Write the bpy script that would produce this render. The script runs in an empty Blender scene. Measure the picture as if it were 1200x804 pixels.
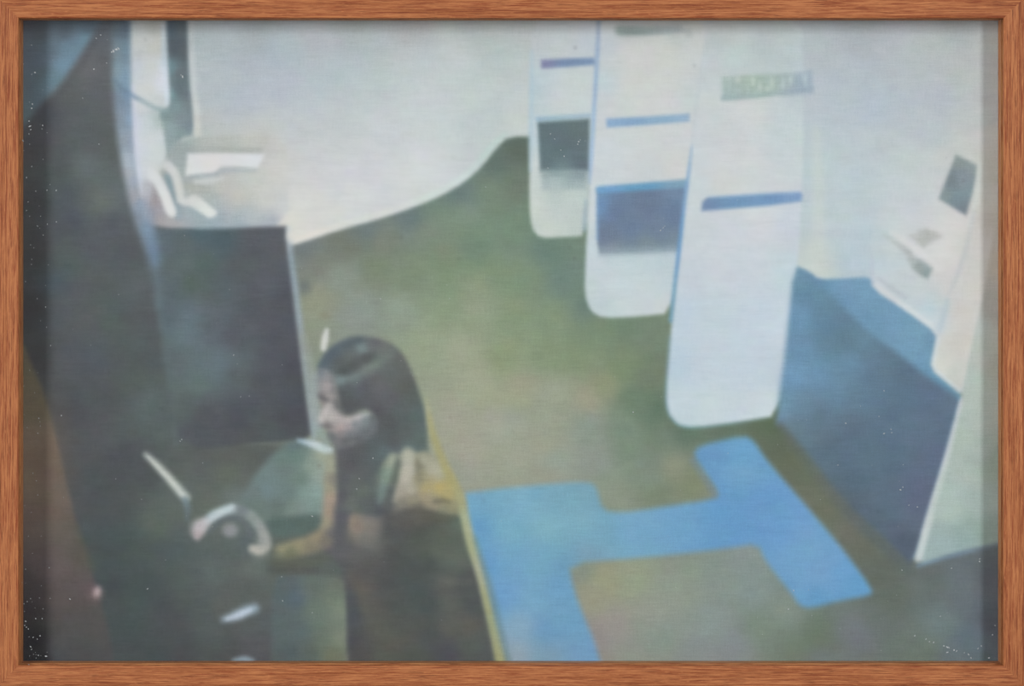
# A framed oil painting hanging on a wall: a glazed brown wooden box frame, and behind the glass a stretched canvas
# with a soft, blurred picture of a woman in a white hall. The painting is a flat object and is built as one: a canvas
# carrying areas of paint; its frame, glazing, spacers, recess and the room's lamps are modelled in depth.
import bpy, math, random
import numpy as np
from mathutils import Vector

sc = bpy.context.scene
U = 0.0005                       # one unit of the frame = half a millimetre (frame about 602 x 404 mm)
ZC = 1.50                        # height of the frame's centre above the floor
DIST = 3450*U                    # camera to frame
PX, PY = 540.0, 262.0            # point of the frame the camera stands square in front of
def W(x, y, d=0.0):              # frame units -> room: x right, y down, d back towards the wall
    return Vector(((x-600)*U, d*U, ZC+(402-y)*U))

# ---------------------------------------------------------------- camera
cam = bpy.data.cameras.new('camera'); camo = bpy.data.objects.new('camera', cam); sc.collection.objects.link(camo)
camo.location = W(PX, PY, 0)+Vector((0, -DIST, 0)); camo.rotation_euler = (math.radians(90), 0, 0)
cam.sensor_width = 36; cam.lens = 36*3450/1200
cam.shift_x = (600-PX)/1200; cam.shift_y = -(402-PY)/1200
cam.clip_start = .05
sc.camera = camo
# ---------------------------------------------------------------- light: soft grey room, two tall strip lamps at the sides
world = bpy.data.worlds.new('room_light'); sc.world = world; world.use_nodes = True
bg = world.node_tree.nodes['Background']; bg.inputs[0].default_value = (.98, .965, 1, 1); bg.inputs[1].default_value = .31
def strip(name, x, y, z, w, h, power, col):
    l = bpy.data.lights.new(name, 'AREA'); l.shape = 'RECTANGLE'; l.size = w; l.size_y = h; l.energy = power; l.color = col
    o = bpy.data.objects.new(name, l); sc.collection.objects.link(o); o.location = (x, y, z)
    o.rotation_euler = (Vector((0, 0, ZC))-Vector((x, y, z))).to_track_quat('-Z', 'Y').to_euler()
    return o
strip('strip_lamp', -3.67, -3.60, ZC+1.0, .85, 2.2, 152, (1, .965, .985))
strip('strip_lamp', 2.41, -3.60, ZC+1.0, .60, 2.2, 84, (1, .965, .985))
vs = sc.view_settings
sc.display_settings.display_device = 'sRGB'
vs.view_transform = 'Standard'; vs.look = 'None'; vs.exposure = 0; vs.gamma = 1; vs.use_curve_mapping = False
sc.cycles.transparent_max_bounces = 12

# ---------------------------------------------------------------- helpers
def link(name, mesh, mat=None, parent=None, label=None):
    o = bpy.data.objects.new(name, mesh); sc.collection.objects.link(o)
    if mat: mesh.materials.append(mat)
    if parent: o.parent = parent
    if label: o['label'] = label
    return o
def mesh_of(name, verts, faces, smooth=False):
    m = bpy.data.meshes.new(name); m.from_pydata([tuple(v) for v in verts], [], faces); m.update()
    if smooth: m.polygons.foreach_set('use_smooth', [True]*len(m.polygons))
    return m
def thing(name, label, cat, loc):
    o = bpy.data.objects.new(name, None); sc.collection.objects.link(o); o.location = loc
    o.empty_display_size = .05; o['label'] = label; o['category'] = cat
    return o
def slin(c): c = c/255; return c/12.92 if c <= .04045 else ((c+.055)/1.055)**2.4
def rgb(r, g, b): return (slin(r), slin(g), slin(b), 1)
def material(name):
    m = bpy.data.materials.new(name); m.use_nodes = True
    return m, m.node_tree, m.node_tree.nodes['Principled BSDF']
def node(nt, kind, **inp):
    n = nt.nodes.new(kind)
    for k, v in inp.items(): n.inputs[k.replace('_', ' ')].default_value = v
    return n
def ramp(nt, stops):
    n = nt.nodes.new('ShaderNodeValToRGB'); e = n.color_ramp.elements
    while len(e) < len(stops): e.new(.5)
    for i, (p, c) in enumerate(stops): e[i].position = p; e[i].color = c
    return n
def mix(nt, kind, fac, a, b):
    n = nt.nodes.new('ShaderNodeMix'); n.data_type = 'RGBA'; n.blend_type = kind
    if isinstance(fac, (int, float)): n.inputs[0].default_value = fac
    else: nt.links.new(fac, n.inputs[0])
    for s, v in ((6, a), (7, b)):
        if isinstance(v, tuple): n.inputs[s].default_value = v
        else: nt.links.new(v, n.inputs[s])
    return n.outputs[2]

# ---------------------------------------------------------------- materials
def wood_material(name, light, mid, dark, pore):
    m, nt, b = material(name); L = nt.links.new
    tc = node(nt, 'ShaderNodeTexCoord'); oi = node(nt, 'ShaderNodeObjectInfo')
    off = node(nt, 'ShaderNodeVectorMath'); off.operation = 'SCALE'; off.inputs[0].default_value = (3.1, 2.3, 1.7); L(oi.outputs['Random'], off.inputs['Scale'])
    add = node(nt, 'ShaderNodeVectorMath'); add.operation = 'ADD'; L(tc.outputs['Object'], add.inputs[0]); L(off.outputs[0], add.inputs[1])
    def grain(sx, sy, sz, detail, rough, dist=0.0):
        mp = node(nt, 'ShaderNodeMapping'); mp.inputs['Scale'].default_value = (sx, sy, sz); L(add.outputs[0], mp.inputs[0])
        n = node(nt, 'ShaderNodeTexNoise', Scale=1.0, Detail=detail, Roughness=rough, Distortion=dist); L(mp.outputs[0], n.inputs['Vector'])
        return n.outputs['Fac']
    band = ramp(nt, [(.36, mid), (.5, light), (.66, mid)]); L(grain(7, 260, 420, 4, .6, .3), band.inputs[0])
    fine = ramp(nt, [(.36, dark), (.56, (1, 1, 1, 1))]); L(grain(55, 900, 1500, 5, .7), fine.inputs[0])
    c = mix(nt, 'MULTIPLY', .8, band.outputs[0], fine.outputs[0])
    dash = ramp(nt, [(.58, (0, 0, 0, 1)), (.70, (1, 1, 1, 1))]); L(grain(75, 1000, 1700, 2, .6), dash.inputs[0])
    f2 = node(nt, 'ShaderNodeMath'); f2.operation = 'MULTIPLY'; f2.inputs[1].default_value = .8; L(dash.outputs[0], f2.inputs[0])
    c = mix(nt, 'MIX', f2.outputs[0], c, pore)
    pale = ramp(nt, [(.60, (0, 0, 0, 1)), (.74, (1, 1, 1, 1))]); L(grain(260, 1200, 1500, 2, .6), pale.inputs[0])
    f3 = node(nt, 'ShaderNodeMath'); f3.operation = 'MULTIPLY'; f3.inputs[1].default_value = .4; L(pale.outputs[0], f3.inputs[0])
    c = mix(nt, 'MIX', f3.outputs[0], c, tuple(min(1, v*1.35) for v in light[:3])+(1,))
    L(c, b.inputs['Base Color']); b.inputs['Roughness'].default_value = .55; b.inputs['Specular IOR Level'].default_value = .3
    bp = node(nt, 'ShaderNodeBump', Strength=.25, Distance=.0003); L(fine.outputs[0], bp.inputs['Height']); L(bp.outputs[0], b.inputs['Normal'])
    return m
oak = wood_material('brown_wood', rgb(*(188, 122, 74)), rgb(*(158, 93, 50)), rgb(172, 104, 64), rgb(112, 60, 30))
spacer_wood = wood_material('spacer_wood', rgb(206, 142, 88), rgb(188, 120, 70), rgb(176, 112, 70), rgb(110, 66, 34))

glass, nt, b = material('picture_glass'); nt.nodes.remove(b)
out = nt.nodes['Material Output']; tr = node(nt, 'ShaderNodeBsdfTransparent'); gl = node(nt, 'ShaderNodeBsdfGlossy', Roughness=.02)
tr.inputs[0].default_value = (.985, .995, .99, 1)
ge = node(nt, 'ShaderNodeNewGeometry'); io = node(nt, 'ShaderNodeMapRange'); io.inputs['To Min'].default_value = 1.3; io.inputs['To Max'].default_value = 1/1.3
nt.links.new(ge.outputs['Backfacing'], io.inputs['Value'])          # same index from either side of the sheet
fr = node(nt, 'ShaderNodeFresnel', IOR=1.3); nt.links.new(io.outputs[0], fr.inputs['IOR']); mx = node(nt, 'ShaderNodeMixShader')
nt.links.new(fr.outputs[0], mx.inputs[0]); nt.links.new(tr.outputs[0], mx.inputs[1]); nt.links.new(gl.outputs[0], mx.inputs[2]); nt.links.new(mx.outputs[0], out.inputs[0])

dustm, nt, b = material('pale_dust')
n = node(nt, 'ShaderNodeTexNoise', Scale=900); r = ramp(nt, [(.3, rgb(150, 156, 160)), (.7, rgb(212, 214, 214))]); nt.links.new(n.outputs[0], r.inputs[0]); nt.links.new(r.outputs[0], b.inputs[0]); b.inputs['Roughness'].default_value = .9

board, nt, b = material('backing_board')
n = node(nt, 'ShaderNodeTexNoise', Scale=300, Detail=4); r = ramp(nt, [(.3, rgb(120, 96, 70)), (.7, rgb(142, 116, 86))]); nt.links.new(n.outputs[0], r.inputs[0]); nt.links.new(r.outputs[0], b.inputs[0]); b.inputs['Roughness'].default_value = .9

linen, nt, b = material('raw_linen')
n = node(nt, 'ShaderNodeTexWave', Scale=500, Distortion=2, Detail=2); r = ramp(nt, [(.2, rgb(186, 176, 156)), (.8, rgb(206, 198, 180))]); nt.links.new(n.outputs['Fac'], r.inputs[0]); nt.links.new(r.outputs[0], b.inputs[0]); b.inputs['Roughness'].default_value = .95

plaster, nt, b = material('white_plaster')
n = node(nt, 'ShaderNodeTexNoise', Scale=60, Detail=5); r = ramp(nt, [(.3, rgb(222, 221, 218)), (.7, rgb(232, 231, 228))]); nt.links.new(n.outputs[0], r.inputs[0]); nt.links.new(r.outputs[0], b.inputs[0])
b.inputs['Roughness'].default_value = .9
bp = node(nt, 'ShaderNodeBump', Strength=.15, Distance=.002); nt.links.new(n.outputs[0], bp.inputs['Height']); nt.links.new(bp.outputs[0], b.inputs['Normal'])

# oil paint: the pigment of each brush area, broken by the threads of the linen underneath
paintm, nt, b = material('oil_paint'); L = nt.links.new
at = node(nt, 'ShaderNodeAttribute'); at.attribute_name = 'pigment'
tc = node(nt, 'ShaderNodeTexCoord')
def threads(sx, sz, lo, hi, detail=2.0):
    mp = node(nt, 'ShaderNodeMapping'); mp.inputs['Scale'].default_value = (sx, 1, sz); L(tc.outputs['Object'], mp.inputs[0])
    n = node(nt, 'ShaderNodeTexNoise', Scale=1.0, Detail=detail, Roughness=.6); L(mp.outputs[0], n.inputs['Vector'])
    r = ramp(nt, [(.3, (lo, lo, lo, 1)), (.7, (hi, hi, hi, 1))]); L(n.outputs['Fac'], r.inputs[0])
    return r.outputs[0]
warp, weft = threads(90, 1500, .455, .545), threads(1500, 110, .465, .535)
speck = threads(1100, 1100, .455, .545)
def over(c, t, k):
    n = node(nt, 'ShaderNodeMix'); n.data_type = 'RGBA'; n.blend_type = 'OVERLAY'; n.inputs[0].default_value = k
    L(c, n.inputs[6]); L(t, n.inputs[7]); return n.outputs[2]
c = over(over(over(at.outputs['Color'], warp, .6), weft, .6), speck, .6)
L(c, b.inputs['Base Color']); b.inputs['Roughness'].default_value = .6; b.inputs['Specular IOR Level'].default_value = .2
hs = mix(nt, 'MIX', .5, warp, weft)
bp = node(nt, 'ShaderNodeBump', Strength=.12, Distance=.0006); L(hs, bp.inputs['Height']); L(bp.outputs[0], b.inputs['Normal'])

# ---------------------------------------------------------------- wall
wy = 78*U
wall = link('wall_back', mesh_of('wall_back', [(-2.4, wy, 0), (2.4, wy, 0), (2.4, wy, 2.9), (-2.4, wy, 2.9), (-2.4, wy+.12, 0), (2.4, wy+.12, 0), (2.4, wy+.12, 2.9), (-2.4, wy+.12, 2.9)],
            [(0, 1, 2, 3), (5, 4, 7, 6), (4, 0, 3, 7), (1, 5, 6, 2), (3, 2, 6, 7), (4, 5, 1, 0)]), plaster)
wall['kind'] = 'structure'

# ---------------------------------------------------------------- wooden box frame
IN = (21.8, 21.4, 1176.2, 780.0)                  # inner edge of the face: left, top, right, bottom
RW = 25.0
frame = thing('picture_frame', 'brown wood-grained picture frame with mitred corners, glazed, around the painting', 'picture frame', W(600, IN[3]+RW, 20))
org = frame.location
CX, CY = (IN[0]+IN[2])/2, (IN[1]+IN[3])/2; HW, HH = (IN[2]-IN[0])/2, (IN[3]-IN[1])/2
def rail(name, prof, half, other, angle, mat, label=None):
    # bar with mitred ends; its own x runs along the grain, prof = (u inwards from the outer edge, w depth)
    v, f = [], []
    for sgn in (-1, 1):
        for u, w in prof:
            v.append((sgn*(half+RW-u)*U, w*U, (other+RW-u)*U))
    n = len(prof)
    for i in range(n):
        j = (i+1) % n; f.append((i, j, n+j, n+i))
    f.append(tuple(range(n-1, -1, -1))); f.append(tuple(range(n, 2*n)))
    m = mesh_of(name, v, f); o = link(name, m, mat, frame, label)
    o.location = W(CX, CY, 0)-org; o.rotation_euler = (0, angle, 0)
    return o
FACE = [(0, 74), (0, 2.2), (.8, .7), (2.4, 0), (22.4, 0), (24.2, .35), (25, 1.3), (25, 5.5), (9, 5.5), (9, 74)]
SPAC = [(11, 14.5), (25.4, 14.5), (25.4, 34.0), (11, 34.0)]
for a, h, o_ in ((0, HW, HH), (90, HH, HW), (180, HW, HH), (270, HH, HW)):
    rail('frame_rail', FACE, h, o_, math.radians(a), oak)
for a, h, o_ in ((0, HW, HH), (90, HH, HW), (180, HW, HH), (270, HH, HW)):
    rail('spacer', SPAC, h, o_, math.radians(a), spacer_wood)
def slab(name, x0, y0, x1, y1, d0, d1, mat, parent, o0, label=None):
    v = [W(x, y, d)-o0 for d in (d0, d1) for x, y in ((x0, y0), (x1, y0), (x1, y1), (x0, y1))]
    return link(name, mesh_of(name, v, [(3, 2, 1, 0), (4, 5, 6, 7), (0, 1, 5, 4), (1, 2, 6, 5), (2, 3, 7, 6), (3, 0, 4, 7)]), mat, parent, label)
pane = slab('glass_pane', IN[0]-14, IN[1]-14, IN[2]+14, IN[3]+14, 6.2, 9.3, glass, frame, org, 'clear picture glass with pale dust specks')
slab('backing_board', IN[0]-14, IN[1]-14, IN[2]+14, IN[3]+14, 70.5, 73.5, board, frame, org)
# dust: tiny flakes on the inner side of the glass
rnd = random.Random(3)
K = (3450+10)/3450
def on(x, y, k=K): return PX+(x-PX)*k, PY+(y-PY)*k
spots = [(133, 60, 2.6), (136, 58, 2.8), (139, 57, 2), (131, 61, 1.6), (125, 74, 1.2), (110, 81, 1.5), (113, 45, 1.3), (118, 41, 1.2), (214, 90, 1.8), (212, 88, 1), (41, 85, 1.6), (116, 169, 1.1), (37, 127, 1.5), (38, 122, 1.2), (35, 148, 1.8), (36, 152, 1.3), (34, 142, 1.4), (34, 157, 1.2), (27, 165, 1.5), (50, 147, 1.2), (66, 223, 1.2), (66, 260, 1.1), (55, 223, 1), (42, 224, 1), (31, 208, 1.3), (44, 265, 1), (30, 330, 1),
    (1072, 745, 1.2), (1085, 749, 1.2), (1089, 752, 1.1), (1094, 753, 1.3), (1106, 757, 1.4), (1110, 758.5, 1.8), (1112, 759, 1.4), (1110, 764.5, 2), (1118, 762, 1.7), (1121, 763, 1.4), (1130, 765, 1), (1135, 767, 1.6), (1138, 771, 1.2), (1159, 771, 1.6), (1148, 658, 1.7), (1148, 655, 1), (1057, 668, 1.2), (1115, 666, 1.1), (1102, 722, 1.1), (1150, 757, 1.2), (1146, 760, 1), (1166, 733, 1), (1163, 744, .9),
    (645, 157, 1.2), (650, 163, 1), (678, 166, 1.6), (677, 169, 1.2), (680, 164, 1), (657, 176, 1), (661, 183, 1.5), (642, 197, 1), (774, 270, 1.4), (777, 267, 1.1), (779, 265, 1),
    (1036, 508, 1.4), (1044, 503, 1.1), (1045, 507, 1), (1030, 488, .9), (991, 496, 1.4), (982, 545, 1), (1055, 574, 1.5), (1058, 571, 1.1), (1065, 592, 1), (1075, 594, 1.3), (924, 714, 1.5), (930, 692, 1.4), (1036, 458, 1), (742, 483, 1.2), (1109, 185, 1.2), (1024, 100, 1.4), (569, 219, .9),
    (82, 702, 1.4), (173, 690, 1.2), (54, 769, 1.9), (45, 768, 1.2), (42, 725, 1.3), (47, 745, 1.3), (39, 747, 1.2), (36, 758, 1.4), (30, 728, 1.5), (29, 733, 1.3), (31, 735, 1.2), (37, 761, 1), (34, 779, 1.5), (30, 667, 1), (366, 605, 1.5), (330, 676, 1.1), (331, 704, 1.2), (366, 718, 1), (437, 537, 1.3), (421, 561, 1.1), (418, 573, 1.2), (274, 416, 1.2), (72, 487, 1.1), (213, 515, 1.3), (211, 517, 1), (446, 350, 1.2), (527, 350, 1), (282, 465, 1), (97, 115, .9)]
spots += [(rnd.uniform(27, 60), rnd.uniform(30, 772), rnd.uniform(.5, .9)) for _ in range(60)] + [(rnd.uniform(60, 1165), rnd.uniform(30, 772), rnd.uniform(.4, .75)) for _ in range(150)] + [(rnd.uniform(26, 50), rnd.uniform(680, 774), rnd.uniform(.5, 1.0)) for _ in range(16)]
v, f = [], []
for x, y, r in spots:
    x, y = on(x, y); a0 = rnd.uniform(0, 6.28); st = rnd.uniform(1, 1.7); i0 = len(v); r *= .62
    ring = []
    for k in range(5):
        a = k*6.283/5; q = r*rnd.uniform(.7, 1.15); dx, dy = q*st*math.cos(a), q/st*math.sin(a)
        ring.append((x+dx*math.cos(a0)-dy*math.sin(a0), y+dx*math.sin(a0)+dy*math.cos(a0)))
    v += [W(px, py, 10.0)-org for px, py in ring]+[W(px, py, 9.35)-org for px, py in ring]
    f.append(tuple(range(i0, i0+5))); f.append(tuple(range(i0+9, i0+4, -1)))
    f += [(i0+k, i0+(k+1) % 5, i0+5+(k+1) % 5, i0+5+k) for k in range(5)]
dust = link('dust', mesh_of('dust', v, f), dustm, pane, 'pale dust specks on the glass'); dust['kind'] = 'stuff'

# ---------------------------------------------------------------- the painted picture (flat oil paint on the canvas)
# Each painted shape is laid down like a brush layer: outline, softness of its edge, pigment at a few places.
# Positions are millimetre-like canvas units (the frame's front measures 1200 x 804 of them).
H = 1.5
X0, X1, Y0, Y1 = 18.0, 1180.5, 17.0, 785.0
NX, NY = int((X1-X0)/H)+1, int((Y1-Y0)/H)+1
GX, GY = np.meshgrid(X0+H*np.arange(NX), Y0+H*np.arange(NY))
PIG = np.zeros((NY, NX, 3)); OWNER = np.zeros((NY, NX), np.int32); BODY = np.zeros((NY, NX)); KINDS = []
rng = np.random.default_rng(7)

def key(path):
    if path not in KINDS: KINDS.append(path)
    return KINDS.index(path)

def window(x0, x1, y0, y1):
    a = max(0, int((x0-X0)/H)); b = min(NX, int((x1-X0)/H)+2)
    c = max(0, int((y0-Y0)/H)); d = min(NY, int((y1-Y0)/H)+2)
    return slice(c, d), slice(a, b)

def pigment(x, y, cols, s):
    if len(cols) == 1: return np.broadcast_to(np.array(cols[0][2:], float), x.shape+(3,))
    num = np.zeros(x.shape+(3,)); den = np.zeros(x.shape)
    for px, py, r, g, b in cols:
        w = ((x-px)**2+(y-py)**2+s*s)**-1.7
        den += w; num += w[..., None]*np.array((r, g, b), float)
    return num/den[..., None]

def chaikin(p, n, closed):
    for _ in range(n):
        q = []
        m = len(p)
        for i in range(m if closed else m-1):
            a, b = np.array(p[i], float), np.array(p[(i+1) % m], float)
            if not closed and i == 0: q.append(a)
            q += [a*.78+b*.22, a*.22+b*.78]
            if not closed and i == m-2: q.append(b)
        p = q
    return p

def blend(sl, alpha, col, part):
    PIG[sl] = PIG[sl]*(1-alpha[..., None])+col*alpha[..., None]
    BODY[sl] += .000035*alpha
    if part:
        o = OWNER[sl]; o[alpha > .45] = key(part)

def ss(t): t = np.clip(t, 0, 1); return t*t*(3-2*t)

SOFT = [1.0]
def shape(part, pts, cols, f=3, op=1.0, rnd=1, s=14):
    f *= SOFT[0]
    p = np.array(chaikin(pts, rnd, True) if rnd else pts, float)
    sl = window(p[:, 0].min()-f, p[:, 0].max()+f, p[:, 1].min()-f, p[:, 1].max()+f)
    x, y = GX[sl], GY[sl]
    d2 = np.full(x.shape, 1e9); ins = np.zeros(x.shape, bool)
    for i in range(len(p)):
        (ax, ay), (bx, by) = p[i], p[(i+1) % len(p)]
        dx, dy = bx-ax, by-ay; L = dx*dx+dy*dy+1e-9
        t = np.clip(((x-ax)*dx+(y-ay)*dy)/L, 0, 1)
        d2 = np.minimum(d2, (x-ax-t*dx)**2+(y-ay-t*dy)**2)
        if ay != by: ins ^= ((ay > y) != (by > y)) & (x < ax+(y-ay)*dx/(by-ay if by != ay else 1))
    d = np.sqrt(d2)*np.where(ins, 1, -1)
    blend(sl, ss((d+f)/(2*f))*op, pigment(x, y, cols, s), part)

def stroke(part, pts, w, cols, f=2.5, op=1.0, rnd=2, s=10):
    # pts: (x, y) or (x, y, width factor); a brush mark along a line
    f *= SOFT[0]
    q = [(a[0], a[1], a[2] if len(a) > 2 else 1.0) for a in pts]
    p = np.array(chaikin(q, rnd, False) if rnd and len(q) > 2 else q, float)
    m = w/2+f
    sl = window(p[:, 0].min()-m, p[:, 0].max()+m, p[:, 1].min()-m, p[:, 1].max()+m)
    x, y = GX[sl], GY[sl]; best = np.full(x.shape, -1e9)
    for i in range(len(p)-1):
        (ax, ay, aw), (bx, by, bw) = p[i], p[i+1]
        dx, dy = bx-ax, by-ay; L = dx*dx+dy*dy+1e-9
        t = np.clip(((x-ax)*dx+(y-ay)*dy)/L, 0, 1)
        best = np.maximum(best, (aw+(bw-aw)*t)*w/2-np.hypot(x-ax-t*dx, y-ay-t*dy))
    blend(sl, ss((best+f)/(2*f))*op, pigment(x, y, cols, s), part)

def dab(part, x0, y0, rx, ry, col, op=1.0, rot=0, hard=0.0):
    m = max(rx, ry)*1.7
    sl = window(x0-m, x0+m, y0-m, y0+m); x, y = GX[sl]-x0, GY[sl]-y0
    c, n = np.cos(np.radians(rot)), np.sin(np.radians(rot))
    r = np.hypot((x*c+y*n)/rx, (-x*n+y*c)/ry)
    a = ss((1.6-r)/(1.6-hard*1.3))*op
    blend(sl, a, np.array(col, float), part)

def lin(a): a = np.clip(a, 0, 255)/255; return np.where(a <= .04045, a/12.92, ((a+.055)/1.055)**2.4)

def grain(sx, sy):
    # smooth random field with features about sx by sy units
    w, h = int((X1-X0)/sx)+4, int((Y1-Y0)/sy)+4
    g = rng.standard_normal((h, w))
    u, v = (GX-X0)/sx+.5, (GY-Y0)/sy+.5
    i, j = u.astype(int), v.astype(int); fu, fv = ss(u-i), ss(v-j)
    return (g[j, i]*(1-fu)+g[j, i+1]*fu)*(1-fv)+(g[j+1, i]*(1-fu)+g[j+1, i+1]*fu)*fv

def paint_picture():
    WA, FL = 'painted_wall', 'painted_floor'
    # --- pale room wall over the whole canvas
    shape(WA, [(0, 0), (1200, 0), (1200, 804), (0, 804)], [
        (230, 40, 168, 180, 184), (245, 90, 180, 190, 194), (240, 145, 186, 192, 190), (270, 60, 172, 184, 190), (290, 110, 178, 188, 200),
        (330, 60, 172, 184, 194), (330, 110, 180, 190, 202), (370, 40, 178, 184, 188), (390, 80, 180, 192, 200), (430, 50, 178, 192, 194),
        (430, 110, 186, 200, 200), (480, 70, 192, 202, 204), (540, 70, 198, 206, 206), (560, 110, 194, 206, 204), (590, 60, 180, 196, 194),
        (600, 40, 178, 184, 186), (610, 90, 192, 200, 200), (610, 140, 200, 206, 204), (580, 130, 188, 200, 200), (500, 130, 200, 208, 210),
        (450, 150, 200, 206, 208), (400, 140, 192, 198, 200), (340, 150, 192, 200, 202), (310, 160, 194, 196, 190), (330, 190, 204, 204, 200),
        (370, 190, 204, 206, 208), (430, 200, 206, 208, 212), (490, 200, 210, 214, 214), (360, 235, 212, 213, 210), (420, 230, 212, 214, 214), (345, 265, 218, 216, 208),
        (560, 40, 172, 180, 180), (480, 35, 168, 172, 172), (420, 35, 164, 172, 172), (300, 35, 160, 170, 174),
        (960, 60, 180, 190, 194), (950, 120, 186, 196, 202), (960, 200, 188, 202, 206), (1000, 90, 178, 190, 198), (1050, 60, 180, 188, 192), (1030, 120, 178, 190, 202),
        (1100, 60, 182, 190, 190), (1130, 90, 184, 192, 190), (1100, 110, 180, 188, 200), (1080, 150, 184, 194, 200), (1130, 150, 190, 196, 194), (1000, 160, 186, 198, 204),
        (1060, 190, 194, 204, 204), (1010, 220, 186, 200, 206), (1050, 230, 196, 206, 210), (970, 250, 188, 202, 206), (960, 310, 198, 208, 200),
        (1000, 300, 182, 200, 212), (1020, 270, 188, 202, 210), (1010, 35, 168, 178, 184), (1120, 35, 166, 174, 176), (1165, 60, 185, 192, 190)], f=2, rnd=0, s=22)
    # --- carpeted floor
    shape(FL, [(336, 289), (352, 285), (400, 269), (450, 255), (490, 241), (518, 229), (545, 213), (566, 194), (582, 173), (596, 160), (640, 160), (760, 250),
               (960, 400), (1400, 560), (1400, 1000), (-200, 1000), (-200, 520), (330, 520)], [
        (360, 292, 112, 122, 124), (430, 271, 108, 124, 122), (480, 256, 104, 124, 122), (540, 228, 104, 124, 122), (580, 188, 96, 114, 108), (606, 172, 90, 108, 96),
        (606, 210, 106, 122, 106), (575, 225, 118, 136, 116), (545, 250, 126, 146, 124), (500, 275, 124, 140, 122), (450, 285, 124, 132, 114), (400, 290, 116, 120, 108),
        (370, 310, 124, 130, 118), (440, 315, 122, 134, 110), (480, 320, 124, 140, 114), (520, 300, 124, 140, 114), (560, 290, 112, 138, 114), (595, 270, 116, 140, 118),
        (640, 300, 104, 132, 118), (660, 330, 106, 132, 122), (620, 320, 122, 144, 118), (590, 330, 126, 146, 118), (560, 340, 142, 154, 126), (520, 335, 128, 146, 118),
        (400, 325, 138, 148, 136), (375, 350, 146, 150, 128), (420, 360, 140, 150, 142), (470, 365, 144, 156, 138), (520, 365, 138, 152, 124), (560, 370, 148, 158, 132),
        (600, 370, 134, 150, 118), (650, 370, 130, 148, 118), (700, 385, 120, 140, 112), (740, 385, 112, 134, 110), (770, 400, 116, 134, 112), (690, 360, 106, 130, 118),
        (540, 410, 158, 164, 138), (500, 400, 150, 160, 134), (590, 420, 140, 154, 116), (640, 420, 132, 148, 116), (680, 420, 128, 146, 112), (730, 430, 120, 140, 104),
        (765, 440, 112, 128, 104), (560, 450, 162, 166, 140), (610, 455, 158, 160, 134), (650, 460, 156, 162, 140), (690, 470, 160, 158, 132), (710, 450, 142, 148, 116),
        (740, 470, 106, 130, 106), (770, 480, 94, 120, 98), (730, 500, 122, 140, 124), (690, 495, 138, 150, 138), (640, 500, 154, 160, 140), (590, 500, 160, 164, 146),
        (545, 490, 162, 162, 142), (550, 530, 164, 162, 144), (600, 540, 160, 162, 144), (650, 540, 150, 160, 148), (640, 520, 158, 160, 138), (700, 540, 142, 150, 140),
        (740, 530, 122, 140, 120), (780, 520, 116, 132, 114), (790, 545, 142, 146, 124), (760, 555, 126, 142, 126), (720, 580, 140, 150, 130), (770, 582, 122, 136, 112),
        (815, 570, 128, 138, 106), (830, 584, 132, 140, 118), (540, 560, 152, 156, 140), (590, 560, 152, 156, 138), (640, 560, 152, 154, 136),
        (800, 510, 96, 118, 100), (850, 508, 98, 118, 98), (905, 498, 88, 108, 78), (905, 525, 96, 108, 86), (930, 550, 102, 110, 88), (960, 590, 106, 112, 92), (1000, 640, 104, 110, 94),
        (1030, 670, 98, 106, 94), (1045, 700, 98, 110, 98), (1030, 720, 104, 118, 110), (1090, 690, 100, 114, 110), (1130, 690, 104, 116, 122), (1160, 680, 92, 102, 112),
        (1100, 730, 110, 128, 128), (1140, 750, 94, 114, 128), (1165, 730, 84, 94, 108), (1080, 765, 106, 122, 112), (1120, 772, 100, 116, 124), (1000, 740, 114, 122, 128), (960, 745, 104, 122, 100), (930, 760, 112, 128, 112),
        (920, 720, 128, 142, 132), (890, 735, 124, 140, 124), (860, 760, 132, 142, 144), (820, 765, 136, 146, 146), (960, 775, 112, 124, 124),
        (680, 668, 132, 142, 128), (710, 680, 154, 156, 124), (740, 680, 148, 158, 130), (700, 700, 154, 152, 128), (720, 730, 154, 150, 142), (700, 745, 148, 142, 138),
        (760, 720, 148, 154, 142), (770, 750, 136, 150, 140), (740, 765, 142, 150, 140), (800, 690, 144, 154, 140), (840, 670, 134, 148, 138), (870, 655, 136, 150, 146),
        (880, 690, 132, 148, 144), (830, 730, 138, 150, 146), (800, 655, 138, 148, 134)], f=3, rnd=1, s=12)
    stroke(WA, [(346, 281, .8), (400, 263), (450, 249.5), (490, 235.5), (518, 223), (543, 207.5), (562, 189.5), (577, 169.5), (591, 158, .8)], 7,
           [(346, 280, 226, 220, 210), (450, 249, 214, 218, 212), (520, 222, 206, 218, 214), (590, 160, 190, 208, 204)], f=3, op=.85)
    dab(None, 357, 336, 9, 9, (104, 114, 112), .8)
    dab(None, 380, 370, 8, 5, (132, 126, 104), .5)
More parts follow.
